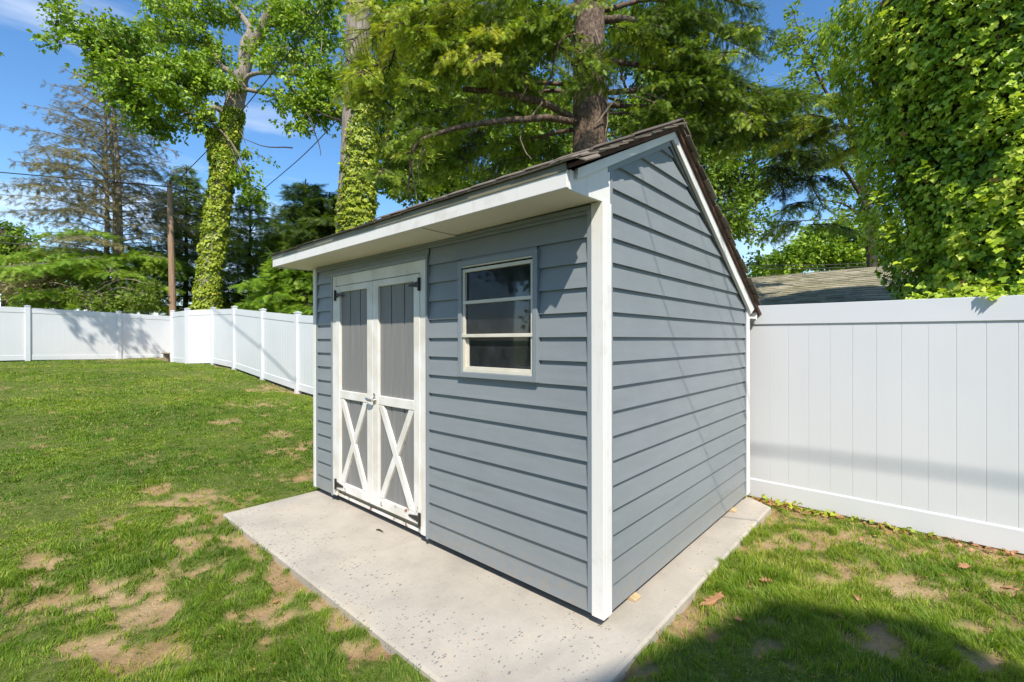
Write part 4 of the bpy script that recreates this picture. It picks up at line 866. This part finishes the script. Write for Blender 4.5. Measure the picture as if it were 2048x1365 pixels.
tk = pxcurve([(1748, 640, 18), (1745, 530, 18), (1737, 430, 18), (1722, 370, 18), (1712, 300, 18), (1688, 180, 18), (1660, 60, 18)], 22)
tree('slender_tree', 'slender young tree with crooked trunk and sparse leaves between the shed and the ivy', groundbase(tk[0]),
     [(tk, .22, .05, 10), (pxcurve([(1735, 430, 18), (1715, 380, 17.8), (1680, 330, 17.5), (1650, 290, 17.3)], 10), .09, .03, 6), (pxcurve([(1712, 300, 18), (1660, 200, 18), (1620, 120, 18), (1590, 40, 18)], 10), .07, .02, 6), (pxcurve([(1700, 240, 18), (1720, 140, 18), (1700, 60, 18)], 10), .06, .02, 6), (pxcurve([(1740, 450, 18), (1690, 410, 18), (1640, 400, 18)], 10), .05, .02, 6)],
     [(1620, 110, 50, 80, 18, 1, 14), (1680, 100, 40, 90, 18, 1, 15), (1600, 180, 50, 30, 18, 1, 6), (1730, 310, 40, 60, 18, 1, 14), (1580, 60, 30, 40, 18, 1, 5), (1640, 320, 60, 30, 18, 1, 9), (1690, 400, 50, 40, 18, 1, 10), (1760, 420, 25, 50, 18.4, .8, 7), (1700, 200, 40, 40, 18, 1, 9)],
     'yleaf', 'barkd', LEAF, .5, 7, 9, .15, g, spread=.09)
tk = pxcurve([(1690, 640, 27), (1692, 500, 27), (1690, 440, 27)], 10)
tree('broadleaf_tree', 'darker rounded tree just above the garage roof', groundbase(tk[0]), [(tk, .2, .1, 8)],
     [(1640, 505, 55, 25, 27, 1.5, 26), (1580, 520, 40, 18, 27, 1.5, 12), (1700, 490, 40, 45, 27, 1.5, 22), (1770, 500, 40, 40, 27, 1.5, 18), (1640, 460, 30, 25, 27, 1, 8), (1540, 535, 30, 14, 30, 1, 6)],
     'maple', 'barkd', LEAF, .8, 9, 15, .24, g, spread=.14)
tk = pxcurve([(1800, 640, 33), (1800, 520, 33), (1798, 480, 33)], 8)
tree('broadleaf_tree', 'pale lime tree glimpsed low between the slender trunk and the ivy', groundbase(tk[0]), [(tk, .2, .1, 8)],
     [(1800, 500, 60, 30, 33, 1.5, 24), (1740, 520, 60, 18, 33, 1.5, 14), (1530, 545, 40, 10, 33, 1, 8), (1850, 480, 40, 50, 33, 1.5, 10)], 'yleaf', 'barkd', LEAF, .9, 9, 15, .26, g, spread=.16)

# conifers on the left
def conifer(name, label, base_px, Z, top_y, half, trunks, leafm, tone, layers, droop=.12, L_step=.4, sz=.36, lo_y=610, group=None, lean=0, brown=None, dens=1.0, y_split=None, asym=1.0, nz_=5):
    b0 = at(base_px, 640, Z); topz = at(base_px, top_y, Z)[2]; botz = at(base_px, lo_y, Z)[2]
    e = empty(name, groundbase(b0), label, 'tree', group); tk = MB()
    for dx, r in trunks:
        P = curve([at(base_px+dx, 640, Z), at(base_px+dx*.9, (640+top_y)/2, Z), at(base_px+dx*.6+lean, top_y, Z)], 16, .03); tk.tube(P, np.linspace(r, .03, 16), 8)
    tk.build('trunk', 'barkg' if brown else 'barkd', e, smooth=True)
    A, B_, bm = Leaves(SPRAY), Leaves(SPRAY), MB(); axis = lambda z: curve([at(base_px, 640, Z), at(base_px+lean, top_y, Z)], 3)[0]
    z = botz
    while z < topz-.2:
        f = (z-botz)/(topz-botz); R = half*np.interp(f, [0, .12, .45, .8, 1], layers); k = random.choice([4, 5, 6])
        ph = random.uniform(0, 6.28); c = np.array([b0[0], b0[1], z])+CR*(lean*f*Z/F)
        for j in range(k):
            a = ph+6.283*j/k+random.uniform(-.3, .3); Lb = R*random.uniform(.55, 1.1)
            dv = np.array([math.cos(a), math.sin(a), 0]); 
            if dv@CR < 0: Lb *= asym
            q = c+dv*Lb+np.array([0, 0, (-droop+.28*f)*Lb]); P = curve([c, (c+q)/2+[0, 0, .10*Lb], q], 10, .03); bm.tube(P, np.linspace(.035, .008, 10), 5, cap=False)
            br = brown is not None and z > brown+random.uniform(-.7, .7)
            dress(P, B_ if br else A, bm, (.24 if not br else .36)/dens, .26*Lb+.25, tone+random.gauss(0, .08), .25, sz*(.75 if br else 1), .15 if not br else .2, nz_ if not br else 3.4)
        z += L_step*random.uniform(.6, 1.3)
    bm.build('branches', 'barkg' if brown else 'barkd', e); A.build('crown', leafm, e)
    if brown and B_.P: B_.build('browning_crown', 'brown', e)
    return e
gc = 'conifers beyond the far fence'
zb_ = at(230, 492, 23)[2]
conifer('browning_conifer', 'tall sparse conifer with browning upper boughs and bright green lower boughs', 228, 23, 120, 4.9, [(-16, .14), (10, .19), (0, .1)], 'limeneedle', .55, [.62, .80, .80, .42, .08], .04, .44, .34, 612, gc, -14, brown=zb_, dens=1.0, asym=1.15)
conifer('dark_conifer', 'dark evergreen between the wooden pole and the ivy clad maple', 372, 27, 330, 2.9, [(0, .15)], 'hemlock', .55, [.9, 1, .8, .5, .1], .1, .48, .38, 615, gc, dens=.75)
conifer('dark_conifer', 'broad dark evergreen just right of the ivy clad maple trunk', 500, 27, 390, 3.0, [(0, .15)], 'hemlock', .6, [1, 1, .8, .55, .15], .1, .46, .38, 615, gc, dens=.75)
conifer('dark_conifer', 'dark pointed evergreen with a bare top just left of the shed eave', 612, 24, 358, 2.5, [(0, .14)], 'hemlock', .55, [1, 1, .8, .55, .10], .08, .34, .46, 615, gc, dens=.75)
conifer('lime_conifer', 'low bright green conifer at the left end of the shed', 590, 21, 500, 2.2, [(0, .1)], 'limeneedle', .45, [1, 1, .9, .6, .2], .05, .3, .45, 618, gc)
conifer('dark_conifer', 'dark evergreen behind the ivied bare trunk', 660, 22, 385, 2.2, [(0, .12)], 'hemlock', .35, [1, 1, .9, .7, .3], .08, .36, .46, 610, gc)
tk = pxcurve([(10, 640, 27), (12, 540, 27), (8, 470, 27)], 8)
tree('broadleaf_tree', 'rounded green tree at the left edge beyond the fence', groundbase(tk[0]), [(tk, .2, .08, 8)],
     [(5, 500, 55, 55, 27, 1.5, 34), (-60, 520, 60, 60, 27, 1.5, 20), (60, 560, 50, 40, 27, 1, 16)], 'back', 'barkd', LEAF, .8, 9, 15, .22, 'low trees behind the left fence', spread=.13, bias=.15)
tk = pxcurve([(120, 650, 22), (118, 590, 22), (122, 540, 22)], 8)
tree('brown_shrub', 'brownish bare twigged shrub behind the left fence', groundbase(tk[0]), [(tk, .12, .05, 8)],
     [(110, 560, 70, 45, 22, 1, 26), (40, 585, 60, 28, 22, 1, 16)], 'brown', 'twig', LEAF, .6, 12, 9, .13, 'low trees behind the left fence', spread=.10, bias=.1)
tk = pxcurve([(180, 650, 20.5), (182, 600, 20.5), (180, 580, 20.5)], 8)
tree('lime_shrub', 'bright lime shrub low behind the left fence below the conifer', groundbase(tk[0]), [(tk, .1, .05, 8)],
     [(190, 592, 60, 24, 20.7, .8, 18), (90, 600, 60, 16, 20.9, .8, 12), (270, 585, 40, 25, 20.8, .8, 10)], 'yleaf', 'twig', LEAF, .5, 9, 12, .15, 'low trees behind the left fence', spread=.09)

# maple out of view on the left: its bough shades the far fence
FL0, FL1 = np.array([-21.82, 1.076]), np.array([-21.33, -1.355])
def onleft(px, py):
    r = ray(px, py); d = FL1-FL0; A_ = np.array([[r[0], -d[0]], [r[1], -d[1]]]); s = np.linalg.solve(A_, FL0-CAM[:2]); return CAM+r*s[0]
sh = []
for (x, y, rx, ry, n) in [(140, 632, 16, 6, 2), (175, 632, 25, 8, 4), (215, 636, 28, 10, 5), (250, 640, 25, 14, 6), (262, 660, 16, 14, 4), (165, 660, 14, 5, 2), (205, 668, 10, 6, 1), (240, 678, 12, 12, 3), (285, 684, 16, 8, 3), (300, 704, 10, 4, 2), (230, 660, 16, 10, 3), (195, 648, 20, 8, 2)]:
    for _ in range(n): sh.append(onleft(x+random.uniform(-rx, rx), y+random.uniform(-ry, ry))+SUN*random.uniform(10.2, 10.9))
sh = np.array(sh); tb = np.array([-17.5, -12.0, .7]); cen = sh.mean(0)
lfv = Leaves(MAPLE); tw = MB(); e = empty('maple_tree', tb, 'maple left of the lawn whose bough throws leaf shadows on the far fence', 'tree')
tk = MB(); P = curve([tb-[0, 0, .2], tb+[0, .3, 3], tb+[-.2, .6, 5.4], tb+[-.4, 1.6, 8.5]], 18); tk.tube(P, np.linspace(.26, .12, 18), 10); bo = curve([P[11], (P[11]+cen)/2+[0, 0, .5], cen+[0, 0, .3]], 14, .03); tk.tube(bo, np.linspace(.10, .012, 14), 8); tk.build('trunk', 'barkg', e, smooth=True)
clumps(sh[::2], bo, .30, 4, 4, .15, lfv, tw, spread=.06)
up2 = np.array([P[-1]+rng.normal(0, 1.3, 3)+[0, 0, 0.6] for _ in range(26)]); up2[:, 1] = np.minimum(up2[:, 1], -10.5); clumps(up2, P[10:], .6, 8, 10, .15, lfv, tw)
tw.build('branches', 'barkg', e); lfv.build('crown', 'maple', e)

# ivy covered tree at the right, just over the fence
e = None
Ci = at(2075, 640, 6.3); ivb = empty('ivy_tree', groundbase(Ci), 'huge column of glossy ivy smothering a dead tree over the right hand fence', 'ivy')
def axis_r(z):
    """centre and radius of the ivy column at height z"""
    r = np.interp(z, [0, 1.2, 2.5, 4.5, 6.5, 9], [1.50, 1.55, 1.78, 2.12, 2.5, 2.7]); return r
n = 88000
z = rng.uniform(.9, 6.5, n); a = rng.uniform(0, 2*np.pi, n); oc = np.stack([np.cos(a), np.sin(a), np.zeros(n)], 1)
front = (oc@(-CF)) > -.55; z, a, oc = z[front], a[front], oc[front]; n = len(z)
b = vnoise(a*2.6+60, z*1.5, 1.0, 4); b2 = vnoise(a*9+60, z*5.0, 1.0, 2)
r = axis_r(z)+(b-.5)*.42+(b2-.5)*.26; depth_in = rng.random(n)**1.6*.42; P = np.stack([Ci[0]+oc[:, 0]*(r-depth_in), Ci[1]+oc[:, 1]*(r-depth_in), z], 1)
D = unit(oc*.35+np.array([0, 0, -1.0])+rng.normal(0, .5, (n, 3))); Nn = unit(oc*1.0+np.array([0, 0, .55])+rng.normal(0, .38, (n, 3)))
A = np.clip(.42+.9*(b2-.35)+.35*(b-.5)+rng.normal(0, .17, n), 0, .93); A = np.where(rng.random(n) < .012, rng.uniform(.96, 1, n), A)  # bulges lighter, hollows darker: shading put into the leaf tone
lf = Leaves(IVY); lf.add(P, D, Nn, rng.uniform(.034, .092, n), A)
# young sprays that stick out
m = 60; az = rng.uniform(0, 2*np.pi, m); zz = rng.uniform(1.5, 6.3, m)
for q in range(m):
    o_ = np.array([math.cos(az[q]), math.sin(az[q]), 0]); 
    if o_@(-CF) < -.5: continue
    s0 = Ci*[1, 1, 0]+o_*(axis_r(zz[q])+.02)+[0, 0, zz[q]]; k = 14; t = rng.uniform(0, 1, (k, 1)); pp = s0+o_*t*.28+np.array([0, 0, -.12])*t+rng.normal(0, .05, (k, 3))
    lf.add(pp, unit(o_+rng.normal(0, .6, (k, 3))+[0, 0, -.4]), unit(np.array([0, 0, 1.0])+o_*.5+rng.normal(0, .3, (k, 3))), rng.uniform(.05, .10, k), np.clip(rng.normal(.7, .12, k), 0, .9))
# runners lapping over the fence top
k = 420; xx = rng.uniform(1.05, 2.6, k); pz = 1.60+np.abs(rng.normal(0, .07, k)); P2 = np.stack([xx, rng.uniform(FY+.06, FY+.55, k), pz+.02], 1)
lf.add(P2, unit(rng.normal(0, .6, (k, 3))+[0, -.4, -.3]), unit(rng.normal(0, .35, (k, 3))+[0, -.4, 1.0]), rng.uniform(.035, .065, k), np.clip(rng.normal(.62, .15, k), 0, .9))
xx = np.array([1.50, 1.53, 1.47, 1.52]); lf.add(np.stack([xx, np.full(4, FY-.03), np.array([1.66, 1.65, 1.67, 1.64])], 1), np.array([[.1, -.6, -.3]]*4)+rng.normal(0, .15, (4, 3)), np.array([[0, -.4, 1.0]]*4), .055, .7)
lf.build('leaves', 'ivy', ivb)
core = MB(); zs = np.linspace(-.1, 6.2, 15); P = [Ci*[1, 1, 0]+[0, 0, q] for q in zs]; core.tube(P, axis_r(zs)-.52, 24); core.build('shade_core', 'barkd', ivb, smooth=True)  # solid dark core put in for the shade between the leaves

# ground ivy and litter at the fence foot
lf = Leaves(IVY)
for (x, n_) in [(-.05, 10), (.10, 16), (.22, 14), (.33, 10), (.50, 14), (.60, 14), (.72, 10), (.85, 10), (.98, 4), (1.15, 5), (1.02, 3)]:
    k = n_; P = np.stack([x+rng.normal(0, .05, k), FY-.06-np.abs(rng.normal(0, .045, k)), gz(x, FY)+rng.uniform(.0, .045, k)], 1)
    lf.add(P, unit(rng.normal(0, .8, (k, 3))+[0, -.3, 0]), unit(rng.normal(0, .3, (k, 3))+[0, -.2, 1]), rng.uniform(.022, .048, k), np.clip(rng.normal(.65, .15, k), 0, .9))
tag(lf.build('ground_ivy', 'ivyt'), 'small ivy seedlings creeping along the foot of the fence beside the shed', 'ivy', kind='stuff')
lt = Leaves(LEAF); k = 420; x = rng.uniform(-.05, 2.2, k); x = np.where(rng.random(k) < .35, rng.uniform(-.05, .3, k), x); y = FY-.04-np.abs(rng.normal(0, .09, k))
lt.add(np.stack([x, y, gz(x, y)+rng.uniform(0, .015, k)], 1), unit(rng.normal(0, 1, (k, 3))*[1, 1, .15]), unit(rng.normal(0, .3, (k, 3))+[0, 0, 1]), rng.uniform(.012, .05, k), rng.random(k))
k = 260; x = rng.uniform(.25, 1.9, k); y = rng.uniform(-.2, 2.6, k); lt.add(np.stack([x, y, gz(x, y)+rng.uniform(0, .02, k)], 1), unit(rng.normal(0, 1, (k, 3))*[1, 1, .15]), unit(rng.normal(0, .4, (k, 3))+[0, 0, 1]), rng.uniform(.008, .022, k), rng.random(k))
k = 700; x = rng.uniform(-4.2, 1.9, k); y = rng.uniform(-1.9, 2.6, k); ok = ~slabmask(x, y); x, y = x[ok], y[ok]; k = len(x)
lt.add(np.stack([x, y, gz(x, y)+rng.uniform(0, .022, k)], 1), unit(rng.normal(0, 1, (k, 3))*[1, 1, .15]), unit(rng.normal(0, .4, (k, 3))+[0, 0, 1]), rng.uniform(.006, .018, k), rng.random(k))
k = 60; x = rng.uniform(-2.9, .18, k); y = np.where(rng.random(k) < .5, rng.uniform(-.7, -.02, k), -.03-np.abs(rng.normal(0, .05, k))); lt.add(np.stack([x, y, np.full(k, -.048)], 1), unit(rng.normal(0, 1, (k, 3))*[1, 1, .02]), unit(rng.normal(0, .1, (k, 3))+[0, 0, 1]), rng.uniform(.004, .012, k), rng.random(k))
tag(lt.build('leaf_litter', 'dead'), 'brown crumbled leaf litter along the fence foot', 'leaf litter', kind='stuff')
# individual dead leaves
OUT = [(0, 0), (.05, .08), (.20, .02), (.16, .16), (.36, .20), (.20, .30), (.44, .48), (.18, .46), (.34, .72), (.12, .66), (.10, .86), (0, 1), (-.10, .86), (-.12, .66), (-.34, .72), (-.18, .46), (-.44, .48), (-.20, .30), (-.36, .20), (-.16, .16), (-.20, .02), (-.05, .08)]
def dead_leaf(px, py, size, ang, label, curl=.25, z=-.09, group=None, dz=.035, s2=1.0):
    c = hit(px, py, 2, z+dz); mb = MB(); n = len(OUT)
    vs = []
    for u, v in OUT:
        v2 = v-.5; u *= s2; vs.append((u*size, v2*size, size*(curl*abs(u)*1.2+curl*.5*v2*v2+.06*math.sin(9*v+4*u))))
    fs = [tuple(range(n))]
    ca, sa = math.cos(ang), math.sin(ang); mb.add([(a*ca-b_*sa, a*sa+b_*ca, q) for a, b_, q in vs], fs, .7)
    o = mb.build('dead_leaf', 'dead'); o.location = c; o.rotation_euler = (random.uniform(-.3, .3), random.uniform(-.3, .3), 0)
    sm = o.modifiers.new('thickness', 'SOLIDIFY'); sm.thickness = .0012
    return tag(o, label, 'leaf', group or 'fallen leaves')
dead_leaf(1424, 1203, .15, 2.3, 'large tan oak leaf with pointed lobes lying on the grass beside the pad', .18, s2=.7)
dead_leaf(1531, 1166, .07, 2.0, 'curled brown leaf behind the large oak leaf in sunlit grass', .8)
dead_leaf(1476, 1240, .045, 1.2, 'small orange leaf upright just below the large oak leaf', .6)
dead_leaf(1711, 1198, .06, .4, 'reddish brown leaf at the edge of the shadow on the grass', .7)
dead_leaf(1680, 1233, .03, 1.4, 'tiny brown leaf in the shaded grass', .5)
dead_leaf(1888, 1151, .035, 1.4, 'small orange yellow leaf on the grass near the right hand fence', .3)
dead_leaf(1928, 1135, .08, 2.4, 'broad brown leaf lying beside the small orange one near the fence', .4)
dead_leaf(2020, 1180, .10, .9, 'pale tan leaf at the right edge of the view', .3)
dead_leaf(1570, 992+45, .05, .9, 'brown leaf on the soil by the back corner of the pad', .4)
dead_leaf(1722, 1078, .05, .2, 'thin tan leaf on the soil below the fence middle', .4)
dead_leaf(396, 873, .05, .2, 'reddish leaf lying alone on the lawn left of the shed', .4, z=-.07)
dead_leaf(552, 1203, .035, .2, 'rust coloured leaf scrap on the bare soil beside the pad', .2, z=-.1, dz=.012)
mb = MB(); c = hit(758, 1064, 2, -.05); mb.tube(curve([c+[-.035, 0, .006], c+[0, .006, .012], c+[.035, .012, .006]], 8, .002), [.004, .005, .006, .005, .005, .004, .004, .003], 6)
tag(mb.build('twig', 'barkd'), 'short brown twig lying on the concrete in front of the doors', 'twig')

# tree behind the viewpoint, mirrored in the window glass
tb = np.array([-9.5, -11.0, .2]); P = curve([tb-[0, 0, .3], tb+[.2, 0, 3], tb+[0, .2, 6.5]], 14)
e = empty('broadleaf_tree', tb, 'broad tree on the near side of the lawn mirrored in the shed window', 'tree'); tk = MB(); tk.tube(P, np.linspace(.3, .12, 14), 10); tk.build('trunk', 'barkd', e, smooth=True)
lf = Leaves(LEAF); tw = MB(); clumps(np.array([tb+[0, 0, 5.2]+unit(rng.normal(size=3))*np.array([2.7, 2.7, 2.6])*rng.random()**.4 for _ in range(90)]), P[5:], .8, 8, 10, .24, lf, tw); tw.build('branches', 'barkd', e); lf.build('crown', 'maple', e)

if __import__('os').environ.get('DBG'):
    for o in bpy.data.objects:
        if o.type == 'MESH' and len(o.data.vertices) > 50:
            a = np.empty(len(o.data.vertices)*3, np.float32); o.data.vertices.foreach_get('co', a); a = a.reshape(-1, 3)+np.array(wloc(o)); d = (a-CAM)@CF; r = np.linalg.norm(a-CAM, axis=1); m = (d > .2) & (np.abs((a-CAM)@CR) < 1.15*d) & (np.abs((a-CAM)@CU) < .8*d) & (r < 6)
            if o.name.split('.')[0] in ('crown', 'twigs', 'branches', 'browning_crown', 'ivy', 'leaves', 'trunk', 'dead_branches') and m.any(): print('NEAR', o.name, o.parent.name, m.sum(), r[m].min())
